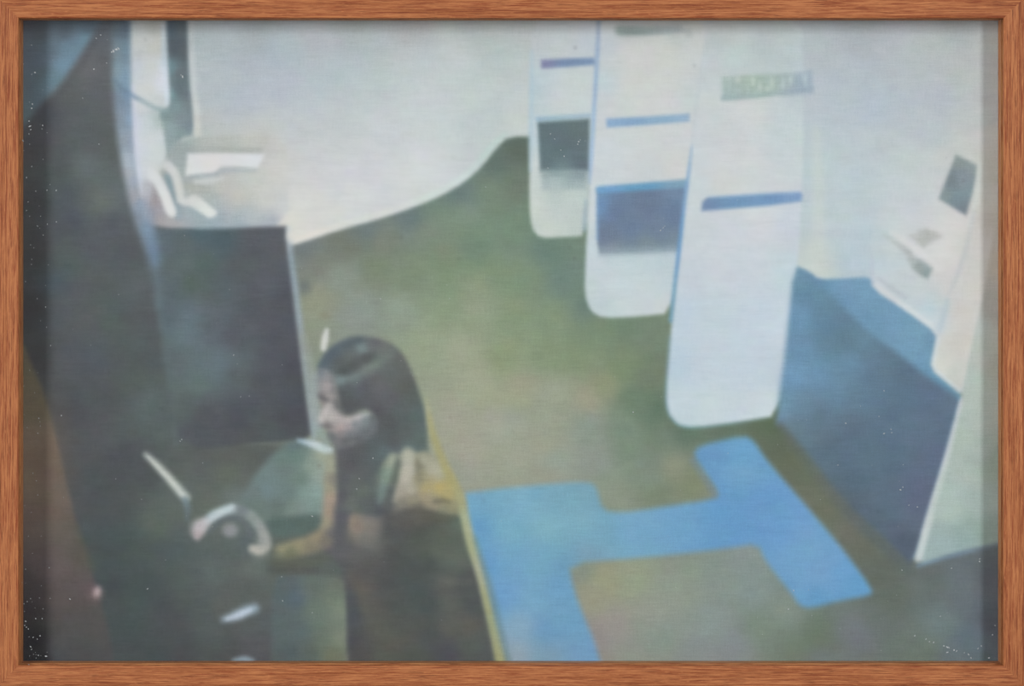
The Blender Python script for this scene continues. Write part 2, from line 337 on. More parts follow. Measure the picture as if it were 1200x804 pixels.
    # --- blue shape laid into the floor
    shape('painted_blue_carpet', [(545, 582), (547, 578), (552, 577), (600, 571), (660, 566), (690, 565), (699, 571), (706, 598), (730, 601), (770, 595), (838, 585), (842, 577), (828, 557), (812, 533), (820, 522),
            (872, 510), (884, 517), (900, 541), (955, 604), (990, 646), (1022, 690), (1020, 698), (985, 704), (950, 713), (937, 710), (925, 692), (898, 659), (888, 637),
            (850, 643), (750, 654), (667, 660), (672, 690), (684, 722), (696, 750), (708, 790), (590, 790), (572, 700), (555, 640)], [
        (555, 590, 112, 164, 200), (560, 620, 98, 156, 204), (575, 580, 116, 168, 198), (610, 590, 120, 170, 200), (650, 580, 118, 166, 192), (690, 575, 116, 162, 186), (600, 620, 118, 172, 200), (640, 620, 124, 176, 196), (680, 610, 122, 172, 194), (700, 630, 114, 166, 194),
        (570, 660, 100, 156, 208), (600, 660, 112, 166, 204), (640, 650, 114, 168, 200), (590, 700, 104, 158, 210), (620, 700, 114, 166, 204), (655, 690, 106, 160, 204), (665, 730, 106, 160, 200), (640, 740, 104, 156, 200),
        (610, 735, 132, 168, 196), (605, 765, 148, 168, 186), (640, 768, 124, 160, 188), (690, 765, 112, 160, 206), (660, 665, 104, 154, 190), (690, 652, 120, 158, 184),
        (740, 620, 114, 168, 204), (760, 640, 112, 164, 202), (800, 610, 108, 162, 206), (840, 620, 100, 156, 208), (850, 600, 98, 154, 210), (870, 625, 98, 152, 208), (835, 535, 100, 152, 200), (870, 530, 104, 160, 210), (870, 555, 110, 164, 206), (855, 580, 100, 154, 206),
        (890, 590, 98, 152, 208), (910, 620, 102, 156, 212), (950, 640, 112, 162, 210), (930, 660, 108, 160, 208), (960, 670, 116, 162, 210), (990, 680, 104, 160, 214), (960, 700, 98, 156, 206), (1000, 690, 96, 156, 210)], f=5.2, rnd=1, s=14)
    stroke(None, [(812, 540), (826, 562), (838, 580)], 7, [(820, 550, 112, 136, 156)], f=4, op=.5)
    # --- three white display panels, back one first
    P1, P2, P3 = 'painted_display_panel', 'painted_display_panel.001', 'painted_display_panel.002'
    shape(P1, [(622, 10), (701, 10), (697, 100), (691, 200), (688, 276), (660, 278), (633, 279), (623, 268), (620, 240), (621, 160)], [
        (630, 40, 186, 194, 198), (660, 40, 184, 194, 198), (690, 45, 188, 198, 206), (660, 60, 196, 204, 206), (640, 95, 194, 206, 212), (670, 100, 200, 208, 206), (660, 122, 200, 208, 208), (685, 125, 200, 210, 212),
        (626, 100, 180, 198, 206), (625, 160, 190, 206, 214), (626, 200, 200, 210, 208), (627, 240, 202, 210, 204), (640, 265, 200, 208, 200), (660, 250, 194, 206, 202), (670, 230, 190, 204, 198), (680, 260, 190, 200, 198), (650, 230, 182, 196, 194)], f=2.6, rnd=1)
    stroke(P1, [(623, 60, .5), (622.5, 120), (621.5, 160), (621.5, 200, .6)], 5, [(622, 100, 172, 196, 212)], f=2.5, op=.7)
    shape(P1+'/sign_bar', [(634, 70), (665, 68.5), (697, 67.5), (697, 76), (665, 78.5), (634.5, 80.5)], [(637, 76, 132, 134, 172), (665, 73, 118, 142, 178), (695, 72, 122, 146, 184)], f=2.2, rnd=0)
    shape(P1+'/dark_slot', [(630, 143), (691, 139), (690, 200), (633, 201)], [(640, 150, 92, 114, 122), (685, 145, 96, 116, 120), (660, 170, 92, 112, 120), (640, 190, 94, 116, 124), (680, 190, 92, 112, 118), (660, 203, 122, 142, 146)], f=2.4, rnd=0)
    shape(P1, [(633, 199), (689, 199), (687, 222), (636, 222)], [(650, 200, 130, 150, 154), (680, 203, 126, 146, 150), (650, 214, 168, 184, 184), (680, 218, 160, 178, 178)], f=5, op=.85, rnd=0, s=6)
    stroke(P1, [(630, 139.5), (660, 137.5), (690, 135.5)], 5, [(640, 138, 142, 174, 198), (685, 136, 150, 178, 200)], f=2.4, op=.85)
    stroke(P1, [(687, 235, .6), (685, 268, 1.2)], 5, [(686, 250, 140, 164, 184)], f=3, op=.65)
    # second panel
    shape(P2, [(702, 10), (832, 10), (815, 120), (806, 212), (796, 295), (787, 367), (750, 371), (707, 373), (692, 365), (685, 345), (686, 310), (691, 200), (697, 100)], [
        (712, 50, 190, 200, 206), (740, 35, 186, 192, 190), (800, 35, 182, 190, 190), (740, 60, 206, 208, 204), (780, 70, 206, 208, 202), (815, 60, 200, 206, 204), (712, 100, 192, 206, 212), (740, 100, 208, 208, 204), (780, 100, 206, 208, 206), (812, 110, 196, 206, 206),
        (730, 125, 204, 208, 206), (760, 128, 206, 208, 206), (800, 160, 204, 208, 208), (750, 170, 204, 210, 210), (710, 180, 204, 212, 214), (760, 200, 200, 206, 208), (790, 200, 208, 208, 206), (692, 240, 206, 214, 216), (690, 300, 198, 212, 218), (689, 340, 192, 206, 208),
        (710, 310, 192, 208, 214), (750, 305, 190, 206, 212), (785, 305, 186, 202, 210), (720, 335, 200, 212, 216), (755, 340, 198, 210, 214), (780, 335, 192, 206, 212), (740, 362, 202, 212, 212), (780, 360, 206, 212, 212), (705, 362, 192, 208, 210)], f=2.6, rnd=1)
    stroke(P2, [(701.5, 22), (701, 45), (698.5, 90), (695.5, 140), (692.5, 190), (691, 215, .3)], 4.5, [(701, 30, 146, 164, 192), (699, 80, 146, 172, 206), (694, 160, 152, 184, 218)], f=2, op=.9)
    stroke(P2+'/sign', [(727, 36, 1.1), (760, 36), (795, 33, .7)], 11, [(730, 36, 138, 156, 152), (760, 35, 146, 162, 160), (790, 34, 158, 170, 174)], f=4, op=.9)
    stroke(P2+'/sign', [(727, 38, .6), (760, 38), (806, 36, .5)], 5, [(730, 38, 128, 146, 142), (800, 36, 160, 172, 178)], f=2.5, op=.75)
    dab(None, 807, 40, 5, 5, (158, 170, 174), .5)
    shape(P2+'/sign_bar', [(710.5, 139), (760, 136.5), (808, 133), (808, 142.5), (760, 146.5), (711, 149.5)], [(715, 144, 138, 170, 206), (740, 142, 134, 164, 204), (765, 141, 136, 168, 198), (805, 138, 148, 176, 204)], f=2.2, rnd=0)
    shape(P2+'/dark_slot', [(699, 220), (806, 211.5), (802, 240), (796, 294), (740, 296), (703, 297), (700, 285)], [
        (705, 240, 110, 144, 186), (720, 245, 104, 124, 160), (760, 240, 104, 122, 154), (795, 230, 110, 134, 168), (790, 250, 102, 122, 158), (740, 265, 106, 126, 158), (715, 275, 106, 124, 152), (770, 270, 110, 128, 156), (720, 290, 128, 142, 156), (760, 286, 122, 140, 152), (790, 288, 122, 140, 156)], f=2.4, rnd=0, s=8)
    shape(P2, [(701, 290), (795, 288), (794, 298), (702, 301)], [(710, 293, 146, 162, 174), (790, 292, 156, 174, 186)], f=4, op=.55, rnd=0)
    stroke(P2+'/dark_slot', [(703, 222.5), (750, 219), (803, 215, 1.15)], 8.5, [(705, 222, 112, 160, 210), (750, 219, 98, 156, 200), (800, 215, 126, 162, 190)], f=2.6, op=.95)
    stroke(P2, [(700, 232, .6), (700, 280)], 3, [(700, 250, 118, 156, 206)], f=2, op=.6)
    # third panel, nearest
    shape(P3, [(832, 10), (940, 10), (942, 120), (940, 230), (934, 318), (926, 397), (913, 487), (870, 494), (812, 501), (794, 498), (782, 484), (780, 462), (785, 400), (795, 300), (806, 212), (818, 110)], [
        (850, 40, 184, 192, 192), (900, 38, 180, 190, 192), (860, 60, 188, 204, 202), (920, 60, 186, 200, 202), (835, 90, 194, 204, 206), (930, 110, 188, 202, 206), (840, 130, 200, 206, 206), (880, 130, 206, 210, 210), (920, 140, 196, 208, 210), (830, 170, 200, 208, 212), (870, 180, 206, 210, 210), (920, 180, 198, 208, 210),
        (815, 220, 200, 210, 214), (850, 215, 208, 210, 208), (900, 212, 204, 210, 212), (812, 270, 200, 208, 212), (850, 270, 204, 208, 216), (890, 260, 208, 212, 214), (925, 260, 200, 208, 218), (805, 320, 198, 208, 216), (850, 320, 202, 208, 216), (890, 320, 200, 210, 216), (920, 320, 192, 210, 218),
        (800, 370, 192, 208, 222), (840, 370, 192, 208, 216), (890, 370, 194, 208, 220), (915, 380, 200, 212, 222), (792, 430, 184, 206, 220), (830, 430, 194, 206, 218), (870, 440, 194, 208, 220), (905, 440, 192, 206, 218), (790, 470, 196, 212, 220), (830, 475, 198, 212, 218), (880, 475, 200, 212, 220), (905, 478, 204, 216, 222)], f=2.6, rnd=1)
    stroke(P3, [(811, 170, .1), (806.5, 206, .9), (800, 255), (795, 300), (790, 340), (786, 376)], 4.5, [(806, 212, 130, 164, 206), (797, 290, 104, 150, 202), (788, 360, 116, 160, 190)], f=2, op=.95, rnd=1)
    stroke(P3, [(785, 395), (781, 440), (780, 470), (784, 487), (795, 499), (815, 502, .8), (870, 495, .6), (905, 489, .5)], 3, [(784, 400, 124, 152, 164), (780, 470, 116, 150, 170), (820, 502, 130, 176, 196), (900, 490, 120, 150, 160)], f=2.4, op=.6)
    stroke(P3, [(936, 322, .6), (929, 385), (916, 487)], 3.5, [(930, 380, 178, 206, 228)], f=2.2, op=.7)
    shape(P3+'/sign_bar', [(823, 237), (829, 231.5), (880, 228), (938, 225), (940.5, 228), (939, 236), (900, 241), (822, 247.5)], [(826, 240, 116, 140, 178), (860, 236, 110, 148, 190), (900, 234, 112, 148, 194), (935, 231, 124, 156, 200)], f=2.6, rnd=0)
    stroke(P3, [(832, 232), (880, 228.5), (934, 225.5)], 2.5, [(870, 230, 140, 176, 214)], f=2.2, op=.55)
    # faded lettering on the third panel
    S = P3+'/sign'
    shape(S, [(846, 90), (870, 88), (905, 86), (938, 84), (952, 82), (953, 110), (925, 113), (900, 114), (846, 118)], [
        (850, 95, 176, 194, 188), (852, 113, 160, 182, 184), (880, 95, 172, 190, 176), (880, 113, 162, 182, 182), (905, 100, 174, 192, 186), (920, 95, 168, 184, 186), (940, 104, 158, 174, 186), (948, 95, 160, 174, 190)], f=3.2, rnd=0, op=.95)
    for p in ([(850, 91), (851, 113)], [(858, 112), (859, 92), (865, 102), (871, 91), (872, 111)], [(877, 91), (882, 109), (889, 90)], [(901, 90), (894, 90), (895, 109), (903, 108)], [(894.5, 99), (901, 99)], [(908, 108), (907, 90), (914, 91), (913, 97), (908, 99), (916, 107)], [(921, 88), (922, 106)],
              [(929, 106), (935, 88), (942, 105)], [(930, 100), (941, 99)], [(947, 83), (949, 106)]):
        stroke(S, p, 3.2, [(850, 100, 150, 172, 166), (890, 100, 146, 166, 152), (945, 100, 150, 164, 180)], f=2.6, op=.45, rnd=0)
    for x, y, rx, ry in ((865, 94, 4, 4), (883, 96, 3, 5), (891, 102, 2.5, 7), (899, 104, 3, 3), (905, 97, 2.5, 7), (918, 97, 2.5, 7), (926, 94, 3, 5), (944, 93, 3, 6)):
        dab(None, x, y, rx, ry, (196, 208, 198) if x < 912 else (190, 204, 206), .7)
    stroke(S, [(847, 115), (890, 112), (920, 108), (951, 104)], 5, [(850, 114, 148, 172, 174), (890, 112, 152, 174, 174), (945, 105, 154, 170, 188)], f=2.6, op=.7)
    stroke(None, [(890, 115.5), (914, 114.5)], 2, [(900, 115, 206, 212, 210)], f=1.5, op=.7)
    # --- pale strips of the right wall
    stroke(None, [(944, 30), (946, 120), (944, 200), (940, 300)], 5, [(945, 100, 176, 194, 200)], f=5, op=.22)
    stroke(None, [(957, 150, .5), (960, 240), (958, 322, 1.1)], 15, [(960, 280, 204, 210, 202)], f=6, op=.42)
    # --- blue platform box
    BX = 'painted_blue_platform'
    shape(BX, [(932, 312), (948, 318), (960, 327.5), (990, 326), (1021, 324.5), (1023, 338), (1060, 361), (1098, 389), (1094, 415), (1091, 432), (1110, 448), (1129, 462), (1124, 490), (1100, 572), (1072, 667),
               (1050, 615), (1000, 560), (960, 510), (930, 470), (925, 397)], [
        (940, 330, 104, 142, 172), (955, 335, 98, 140, 174), (990, 335, 114, 156, 192), (1015, 340, 114, 156, 190), (985, 355, 104, 146, 180), (1010, 365, 108, 150, 184), (1050, 370, 112, 156, 188), (1080, 385, 116, 158, 188),
        (1030, 390, 108, 150, 182), (1070, 410, 114, 156, 190), (1092, 400, 110, 150, 182), (1085, 425, 108, 152, 186), (1100, 447, 100, 150, 182), (1120, 462, 104, 150, 178)], f=3, rnd=1, s=12)
    shape(BX+'/front_face', [(931, 312), (948, 324), (968, 341), (990, 362), (1022, 393), (1050, 412), (1085, 440), (1129, 470), (1124, 490), (1100, 572), (1072, 667), (1040, 635), (987, 588), (945, 533), (916, 499), (909, 497), (911, 480), (922, 397)], [
        (940, 330, 104, 142, 170), (950, 345, 96, 136, 166), (938, 370, 108, 148, 184), (965, 370, 96, 134, 164), (985, 375, 92, 128, 156), (990, 398, 88, 124, 146), (965, 400, 92, 132, 158), (945, 410, 106, 146, 182), (1010, 400, 96, 132, 160), (930, 440, 110, 152, 192), (960, 440, 106, 146, 184), (995, 425, 104, 142, 174), (1020, 415, 98, 130, 158), (920, 475, 110, 146, 176), (945, 475, 102, 134, 160), (980, 460, 102, 138, 168),
        (1040, 418, 90, 120, 146), (1060, 435, 84, 112, 140), (1090, 455, 90, 114, 144), (1115, 475, 92, 118, 146), (1030, 445, 92, 122, 150), (1000, 470, 96, 126, 152), (960, 490, 94, 120, 142), (935, 500, 98, 124, 142), (1000, 500, 88, 112, 138), (1050, 480, 88, 116, 144), (1100, 490, 88, 112, 142),
        (970, 520, 86, 112, 134), (1010, 535, 86, 114, 140), (1050, 530, 84, 112, 140), (1090, 540, 90, 110, 140), (1000, 570, 80, 108, 132), (1040, 590, 88, 112, 138), (1075, 600, 92, 108, 138), (1060, 640, 80, 96, 122), (1025, 610, 84, 104, 126), (990, 585, 86, 104, 116), (1085, 575, 94, 106, 138)], f=6, rnd=1, s=12)
    stroke(FL, [(916, 500, .5), (940, 532), (985, 593), (1040, 645), (1066, 668, .5)], 10, [(950, 545, 96, 108, 104), (1040, 645, 88, 102, 108)], f=9, op=.75)
    # --- white booth on the right, with its screen and slots
    DK = 'painted_white_booth'
    shape(DK, [(1021, 265), (1060, 215), (1110, 170), (1200, 130), (1200, 320), (1150, 360), (1128, 464), (1110, 448), (1091, 432), (1096, 405), (1099, 390), (1060, 362), (1022, 338)], [
        (1030, 280, 190, 204, 210), (1040, 260, 196, 206, 210), (1080, 230, 200, 206, 212), (1060, 250, 200, 208, 212), (1090, 250, 206, 208, 210), (1120, 262, 210, 210, 208), (1100, 280, 212, 212, 210), (1060, 280, 206, 210, 212), (1050, 300, 192, 206, 210), (1030, 310, 190, 206, 214), (1050, 330, 196, 206, 210), (1080, 340, 196, 206, 208),
        (1100, 310, 210, 208, 206), (1120, 310, 208, 206, 204), (1110, 340, 208, 206, 202), (1030, 335, 200, 208, 216), (1060, 352, 192, 206, 210), (1090, 360, 186, 206, 216), (1100, 350, 194, 204, 206), (1085, 375, 200, 214, 218), (1096, 385, 200, 214, 220), (1125, 370, 208, 204, 198), (1110, 400, 206, 206, 198), (1125, 400, 206, 202, 196), (1100, 430, 212, 214, 206), (1120, 440, 200, 204, 198), (1140, 300, 202, 204, 200),
        (1140, 200, 198, 204, 200), (1165, 200, 190, 192, 184), (1165, 260, 192, 192, 184), (1155, 240, 198, 202, 194), (1148, 300, 202, 204, 198), (1145, 340, 206, 204, 198), (1100, 180, 196, 202, 202), (1070, 210, 198, 206, 208)], f=4, rnd=1, s=10)
    shape(WA, [(1021, 262), (1060, 212), (1110, 165), (1148, 150), (1148, 180), (1108, 200), (1085, 235), (1040, 262)], [(1040, 240, 194, 204, 208), (1120, 170, 196, 200, 198), (1080, 200, 196, 204, 204)], f=12, op=.7)
    stroke(None, [(1022, 300), (1022, 334)], 3, [(1022, 320, 182, 188, 206)], f=3, op=.6)
    stroke(DK, [(1026, 335, .8), (1060, 359), (1092, 382)], 6, [(1030, 338, 212, 214, 216), (1080, 374, 214, 222, 222)], f=3, op=.8)
    stroke(DK, [(1029, 326, .5), (1045, 338), (1062, 349, .5)], 5, [(1045, 338, 176, 186, 194)], f=3, op=.75)
    stroke(DK, [(1110, 352, .6), (1107, 366), (1101, 386, .7)], 7, [(1108, 360, 176, 194, 204)], f=4, op=.7)
    stroke(DK, [(1100, 398), (1096, 415), (1093, 430), (1110, 445), (1126, 459, .6)], 3.5, [(1094, 425, 208, 220, 226)], f=2.5, op=.7, rnd=1)
    stroke(DK, [(1046, 272, .6), (1066, 288), (1088, 302), (1102, 316, .7)], 8, [(1070, 290, 216, 216, 216)], f=4, op=.7)
    dab(DK, 1110, 292, 16, 22, (216, 215, 213), .6, 20)
    shape(DK+'/slot', [(1063, 303), (1068, 299), (1080, 305), (1093, 314.5), (1087, 327), (1078, 322), (1069, 315)], [(1068, 306, 174, 184, 184), (1085, 310, 152, 168, 172), (1078, 314, 150, 162, 160), (1088, 321, 138, 156, 158)], f=3.2, rnd=0, s=5)
    stroke(DK+'/slot', [(1037, 276, .6), (1052, 286), (1066, 297, 1.3)], 5, [(1040, 280, 180, 190, 190), (1066, 297, 168, 176, 176)], f=3.5, op=.8)
    shape(DK+'/ledge', [(1064, 276), (1076, 271), (1084, 267.5), (1095, 271), (1105, 277), (1092, 284), (1082, 290.5), (1073, 284)], [(1070, 276, 188, 192, 190), (1085, 277, 178, 182, 178), (1096, 277, 186, 188, 184)], f=3.5, rnd=0, s=6)
    shape(DK+'/screen', [(1120, 181.5), (1132, 187), (1145, 193.5), (1143, 210), (1140, 226), (1132, 252.5), (1118, 244), (1100, 233), (1107, 215)], [
        (1123, 188, 136, 148, 150), (1140, 196, 142, 156, 160), (1115, 212, 118, 132, 140), (1130, 212, 136, 150, 160), (1108, 228, 132, 148, 152), (1122, 230, 124, 142, 154), (1138, 222, 128, 148, 156), (1131, 246, 118, 134, 142)], f=2.8, rnd=0, s=5)
    # --- large white side wall at the right edge
    RP = 'painted_side_partition'
    shape(RP, [(1200, 160), (1210, 631), (1172, 638), (1120, 648), (1071, 665), (1087, 597), (1110, 530), (1127, 464), (1134, 427), (1142, 390), (1150, 357), (1158, 312), (1168, 250), (1182, 190)], [
        (1170, 270, 186, 188, 180), (1165, 300, 186, 184, 174), (1165, 360, 176, 178, 172), (1148, 390, 184, 194, 190), (1150, 420, 182, 192, 186), (1140, 440, 178, 194, 190), (1135, 470, 178, 194, 186), (1165, 430, 172, 178, 168), (1150, 480, 174, 188, 180),
        (1130, 510, 174, 190, 180), (1150, 530, 166, 184, 176), (1166, 540, 150, 170, 156), (1125, 560, 172, 188, 182), (1150, 590, 160, 180, 176), (1110, 590, 174, 192, 184), (1105, 640, 156, 178, 178), (1130, 635, 148, 172, 170), (1160, 622, 144, 166, 158)], f=3.2, rnd=1, s=10)
    stroke(DK, [(1149, 190, .5), (1147, 215), (1142, 240), (1136, 264, .7)], 6, [(1147, 228, 206, 216, 212)], f=4, op=.7)
    stroke(None, [(1141, 250, .6), (1134, 285), (1124, 318), (1112, 345, .6)], 4, [(1132, 290, 184, 192, 194)], f=3.5, op=.75)
    stroke(DK, [(1149, 345, .6), (1141, 382), (1132, 425), (1127, 452, .7)], 3, [(1135, 410, 210, 210, 206)], f=2.5, op=.6)
    stroke(RP, [(1126, 472, .7), (1110, 535), (1095, 588), (1076, 654, 1.4)], 7, [(1120, 490, 196, 206, 206), (1100, 570, 196, 208, 204), (1080, 640, 206, 216, 216)], f=3, op=.85)
    stroke(RP, [(1127, 466), (1118, 500), (1108, 535), (1080, 625)], 2.5, [(1115, 510, 204, 206, 222)], f=1.8, op=.5)
    stroke(RP, [(1076, 663, .8), (1120, 650), (1172, 638)], 5, [(1080, 662, 118, 146, 170), (1120, 650, 112, 136, 158), (1165, 640, 104, 118, 132)], f=3, op=.85)
    dab(None, 1080, 676, 26, 9, (98, 108, 104), .5, -12)
    # --- dark pillar and dark left side
    PL = 'painted_dark_pillar'
    shape(PL, [(-20, -20), (142, -20), (143, 60), (144, 110), (147, 150), (152, 185), (156, 215), (160, 240), (166, 258), (190, 262), (240, 268), (240, 520), (420, 520), (420, 824), (-20, 824)], [
        (30, 60, 92, 104, 116), (115, 30, 88, 98, 108), (125, 60, 94, 100, 106), (100, 80, 102, 104, 108), (125, 110, 92, 98, 102), (85, 115, 90, 96, 98), (110, 140, 86, 96, 96), (60, 135, 76, 80, 88), (90, 150, 82, 94, 96), (50, 160, 82, 86, 92), (75, 180, 80, 88, 92), (130, 175, 88, 94, 96),
        (40, 180, 80, 82, 86), (40, 240, 72, 75, 78), (40, 300, 70, 72, 74), (40, 360, 68, 70, 72), (45, 420, 70, 73, 76), (65, 200, 78, 86, 88), (100, 195, 98, 110, 112), (115, 210, 92, 106, 104), (140, 225, 96, 108, 110), (80, 230, 74, 86, 92), (118, 235, 108, 116, 106), (100, 240, 88, 100, 98), (90, 258, 76, 82, 96), (130, 260, 82, 88, 100),
        (75, 300, 78, 92, 92), (110, 290, 84, 90, 100), (140, 300, 82, 88, 96), (70, 330, 72, 90, 98), (110, 325, 84, 94, 92), (80, 360, 84, 90, 98), (120, 345, 82, 94, 92), (150, 340, 88, 98, 104), (100, 380, 88, 92, 96), (135, 380, 80, 96, 92), (160, 375, 84, 86, 94),
        (80, 420, 82, 86, 94), (110, 420, 80, 90, 102), (140, 410, 80, 90, 90), (170, 400, 82, 90, 96), (100, 450, 78, 84, 90), (130, 460, 80, 80, 88), (150, 450, 80, 92, 90), (168, 475, 90, 106, 104), (80, 480, 72, 78, 84), (120, 500, 82, 84, 92), (150, 500, 84, 94, 94), (190, 500, 84, 98, 98),
        (90, 540, 76, 80, 88), (120, 560, 74, 82, 84), (150, 530, 76, 80, 86), (170, 560, 76, 84, 84), (100, 590, 76, 80, 86), (140, 600, 76, 84, 86), (180, 610, 90, 100, 92), (210, 590, 92, 104, 98), (120, 640, 68, 80, 82), (150, 640, 68, 84, 84), (190, 650, 74, 90, 88), (130, 690, 66, 76, 80), (170, 690, 68, 82, 82), (200, 720, 74, 80, 84), (150, 740, 66, 80, 80), (180, 765, 68, 80, 84),
        (215, 760, 74, 78, 82), (230, 700, 80, 92, 90), (220, 660, 80, 94, 92), (250, 670, 92, 106, 102), (260, 700, 90, 98, 94), (250, 740, 84, 92, 92), (290, 690, 88, 96, 92), (300, 740, 88, 94, 96), (270, 760, 78, 82, 86), (300, 765, 84, 88, 94), (215, 540, 88, 96, 94), (240, 530, 86, 92, 90), (270, 535, 92, 96, 90), (300, 535, 88, 92, 90),
        (240, 560, 90, 100, 96), (265, 555, 94, 106, 94), (285, 565, 98, 104, 96), (240, 590, 100, 108, 96), (300, 600, 104, 122, 116), (280, 585, 110, 126, 122), (225, 575, 90, 102, 98), (330, 660, 92, 98, 84), (300, 665, 100, 112, 106), (290, 640, 90, 102, 102)], f=4, rnd=1, s=14)
    # cool window light in the upper left corner
    shape('painted_window', [(20, 18), (121, 18), (111, 38), (92, 68), (70, 100), (45, 126), (28, 148), (18, 150)], [
        (30, 60, 92, 108, 124), (28, 100, 92, 110, 122), (45, 40, 86, 98, 110), (75, 38, 82, 98, 114), (105, 32, 86, 106, 124), (60, 60, 92, 112, 130), (80, 55, 106, 134, 154), (100, 48, 108, 140, 160), (75, 75, 112, 144, 168), (60, 95, 102, 130, 150), (85, 70, 106, 138, 162), (45, 85, 92, 110, 124), (40, 115, 90, 114, 130), (60, 108, 104, 130, 148), (32, 135, 96, 118, 126)], f=6, rnd=1, s=8)
    stroke(PL, [(116, 38), (98, 72), (74, 106), (48, 132)], 7, [(90, 80, 78, 82, 92)], f=6, op=.35)
    # brown floor glimpsed at the lower left
    shape('painted_brown_floor', [(26, 400), (38, 428), (52, 462), (66, 512), (80, 575), (92, 620), (108, 672), (121, 715), (130, 750), (138, 824), (-30, 824), (-30, 360)], [
        (32, 430, 104, 100, 76), (45, 470, 106, 100, 78), (40, 520, 122, 108, 96), (55, 540, 110, 98, 84), (38, 570, 122, 110, 98), (70, 570, 108, 98, 90), (60, 600, 106, 94, 82), (40, 610, 106, 94, 90), (80, 620, 98, 90, 80), (75, 660, 100, 92, 88), (50, 660, 92, 82, 84), (95, 650, 88, 84, 74), (75, 700, 88, 82, 82), (40, 690, 68, 66, 70),
        (100, 690, 96, 82, 84), (90, 730, 82, 80, 80), (110, 740, 80, 80, 78), (75, 755, 80, 80, 80), (40, 750, 44, 46, 50), (50, 775, 46, 48, 52), (36, 715, 56, 55, 58), (65, 765, 74, 78, 84), (110, 768, 76, 78, 80)], f=4, rnd=1, s=10)
    stroke(None, [(90, 618), (102, 650), (110, 668, .5)], 6, [(100, 650, 84, 86, 72)], f=5, op=.6)
    dab(None, 52, 545, 38, 90, (124, 92, 64), .4)
    dab(None, 70, 690, 40, 50, (104, 78, 70), .3)
    dab(None, 112, 696, 10, 9, (128, 102, 104), .7)
    dab('painted_brown_floor', 114, 693.5, 5, 7, (186, 166, 166), .95, 15)
    # --- pale doorway pillar, upper left
    CO = 'painted_white_column'
    shape(CO, [(131, 12), (154, 12), (153, 90), (156, 130), (162, 200), (166, 225), (180, 268), (179, 300), (171, 296), (160, 268), (152, 240), (144, 200), (137, 160), (132, 110)], [
        (136, 30, 92, 108, 118), (146, 32, 84, 104, 124), (136, 60, 120, 136, 146), (148, 60, 110, 136, 156), (136, 85, 130, 152, 166), (148, 90, 124, 152, 176), (138, 115, 118, 138, 152), (150, 110, 120, 148, 178), (142, 140, 128, 142, 156), (153, 140, 134, 160, 190), (146, 165, 142, 154, 166), (155, 165, 146, 162, 186), (150, 190, 170, 180, 192), (158, 190, 164, 178, 198),
        (150, 205, 168, 172, 178), (160, 210, 160, 168, 186), (156, 230, 160, 160, 166), (166, 240, 142, 156, 176), (162, 260, 128, 138, 154), (172, 268, 122, 142, 164), (166, 278, 108, 122, 138), (176, 292, 100, 114, 126)], f=6, rnd=1, s=7)
    shape(CO, [(154, 12), (193, 12), (193, 40), (196, 90), (199, 122), (196, 128), (198, 160), (200, 190), (208, 200), (198, 212), (190, 235), (180, 268), (170, 258), (164, 225), (159, 190), (157, 140), (155, 100)], [
        (162, 32, 178, 186, 186), (180, 32, 170, 176, 172), (165, 50, 192, 198, 196), (182, 55, 190, 194, 188), (160, 80, 196, 204, 210), (178, 80, 202, 206, 202), (175, 105, 206, 210, 206), (188, 100, 208, 216, 226), (192, 80, 204, 214, 226), (165, 120, 204, 210, 212), (185, 118, 202, 208, 206), (162, 145, 200, 206, 220), (175, 145, 196, 206, 208), (185, 140, 168, 182, 182), (178, 165, 206, 212, 212), (190, 165, 200, 210, 212),
        (168, 175, 204, 210, 220), (185, 185, 206, 212, 214), (170, 200, 206, 210, 216), (185, 200, 206, 210, 210), (175, 225, 182, 184, 194), (172, 245, 168, 166, 180), (184, 225, 168, 160, 164), (184, 250, 160, 154, 160)], f=3, rnd=1, s=7)
    stroke(CO, [(156, 100, .6), (158, 150), (162, 195), (166, 225, .4)], 6, [(160, 160, 204, 208, 228)], f=3, op=.6)
    stroke(CO, [(191, 30, .5), (193, 70), (196, 110), (196, 122, .6)], 7, [(192, 50, 178, 196, 208), (195, 100, 208, 220, 232)], f=3, op=.8)
    shape('painted_doorway', [(194, 12), (221, 12), (222, 60), (225, 110), (228, 158), (212, 161), (204, 180), (196, 192), (194, 170), (190, 145), (186, 132), (197, 126), (200, 118), (198, 90), (196, 50)], [
        (200, 35, 76, 96, 112), (212, 35, 84, 98, 106), (205, 55, 78, 90, 102), (215, 60, 86, 96, 102), (200, 80, 108, 138, 146), (212, 85, 100, 112, 120), (210, 105, 96, 110, 120), (216, 110, 106, 118, 128), (201, 110, 120, 150, 156), (220, 120, 118, 130, 136), (205, 125, 126, 146, 152), (195, 135, 128, 148, 152), (212, 140, 128, 142, 152), (221, 150, 120, 136, 146), (200, 150, 142, 160, 164), (192, 150, 150, 166, 166),
        (205, 170, 146, 162, 164), (200, 180, 152, 166, 166), (215, 156, 130, 146, 152)], f=2.8, rnd=1, s=5)
    stroke(WA, [(223, 20), (224, 60), (226, 100), (230, 125), (232, 158)], 8, [(224, 30, 176, 184, 186), (226, 90, 198, 204, 206), (232, 130, 204, 208, 204), (233, 155, 206, 208, 200)], f=3, op=.85)
    stroke(None, [(132, 92, .6), (142, 104), (155, 112), (168, 119), (182, 127), (196, 130)], 5, [(140, 102, 106, 126, 146), (155, 112, 112, 140, 172), (170, 120, 150, 172, 176), (190, 129, 140, 162, 166)], f=3, op=.75)
    # --- counter top with papers
    CT = 'painted_counter'
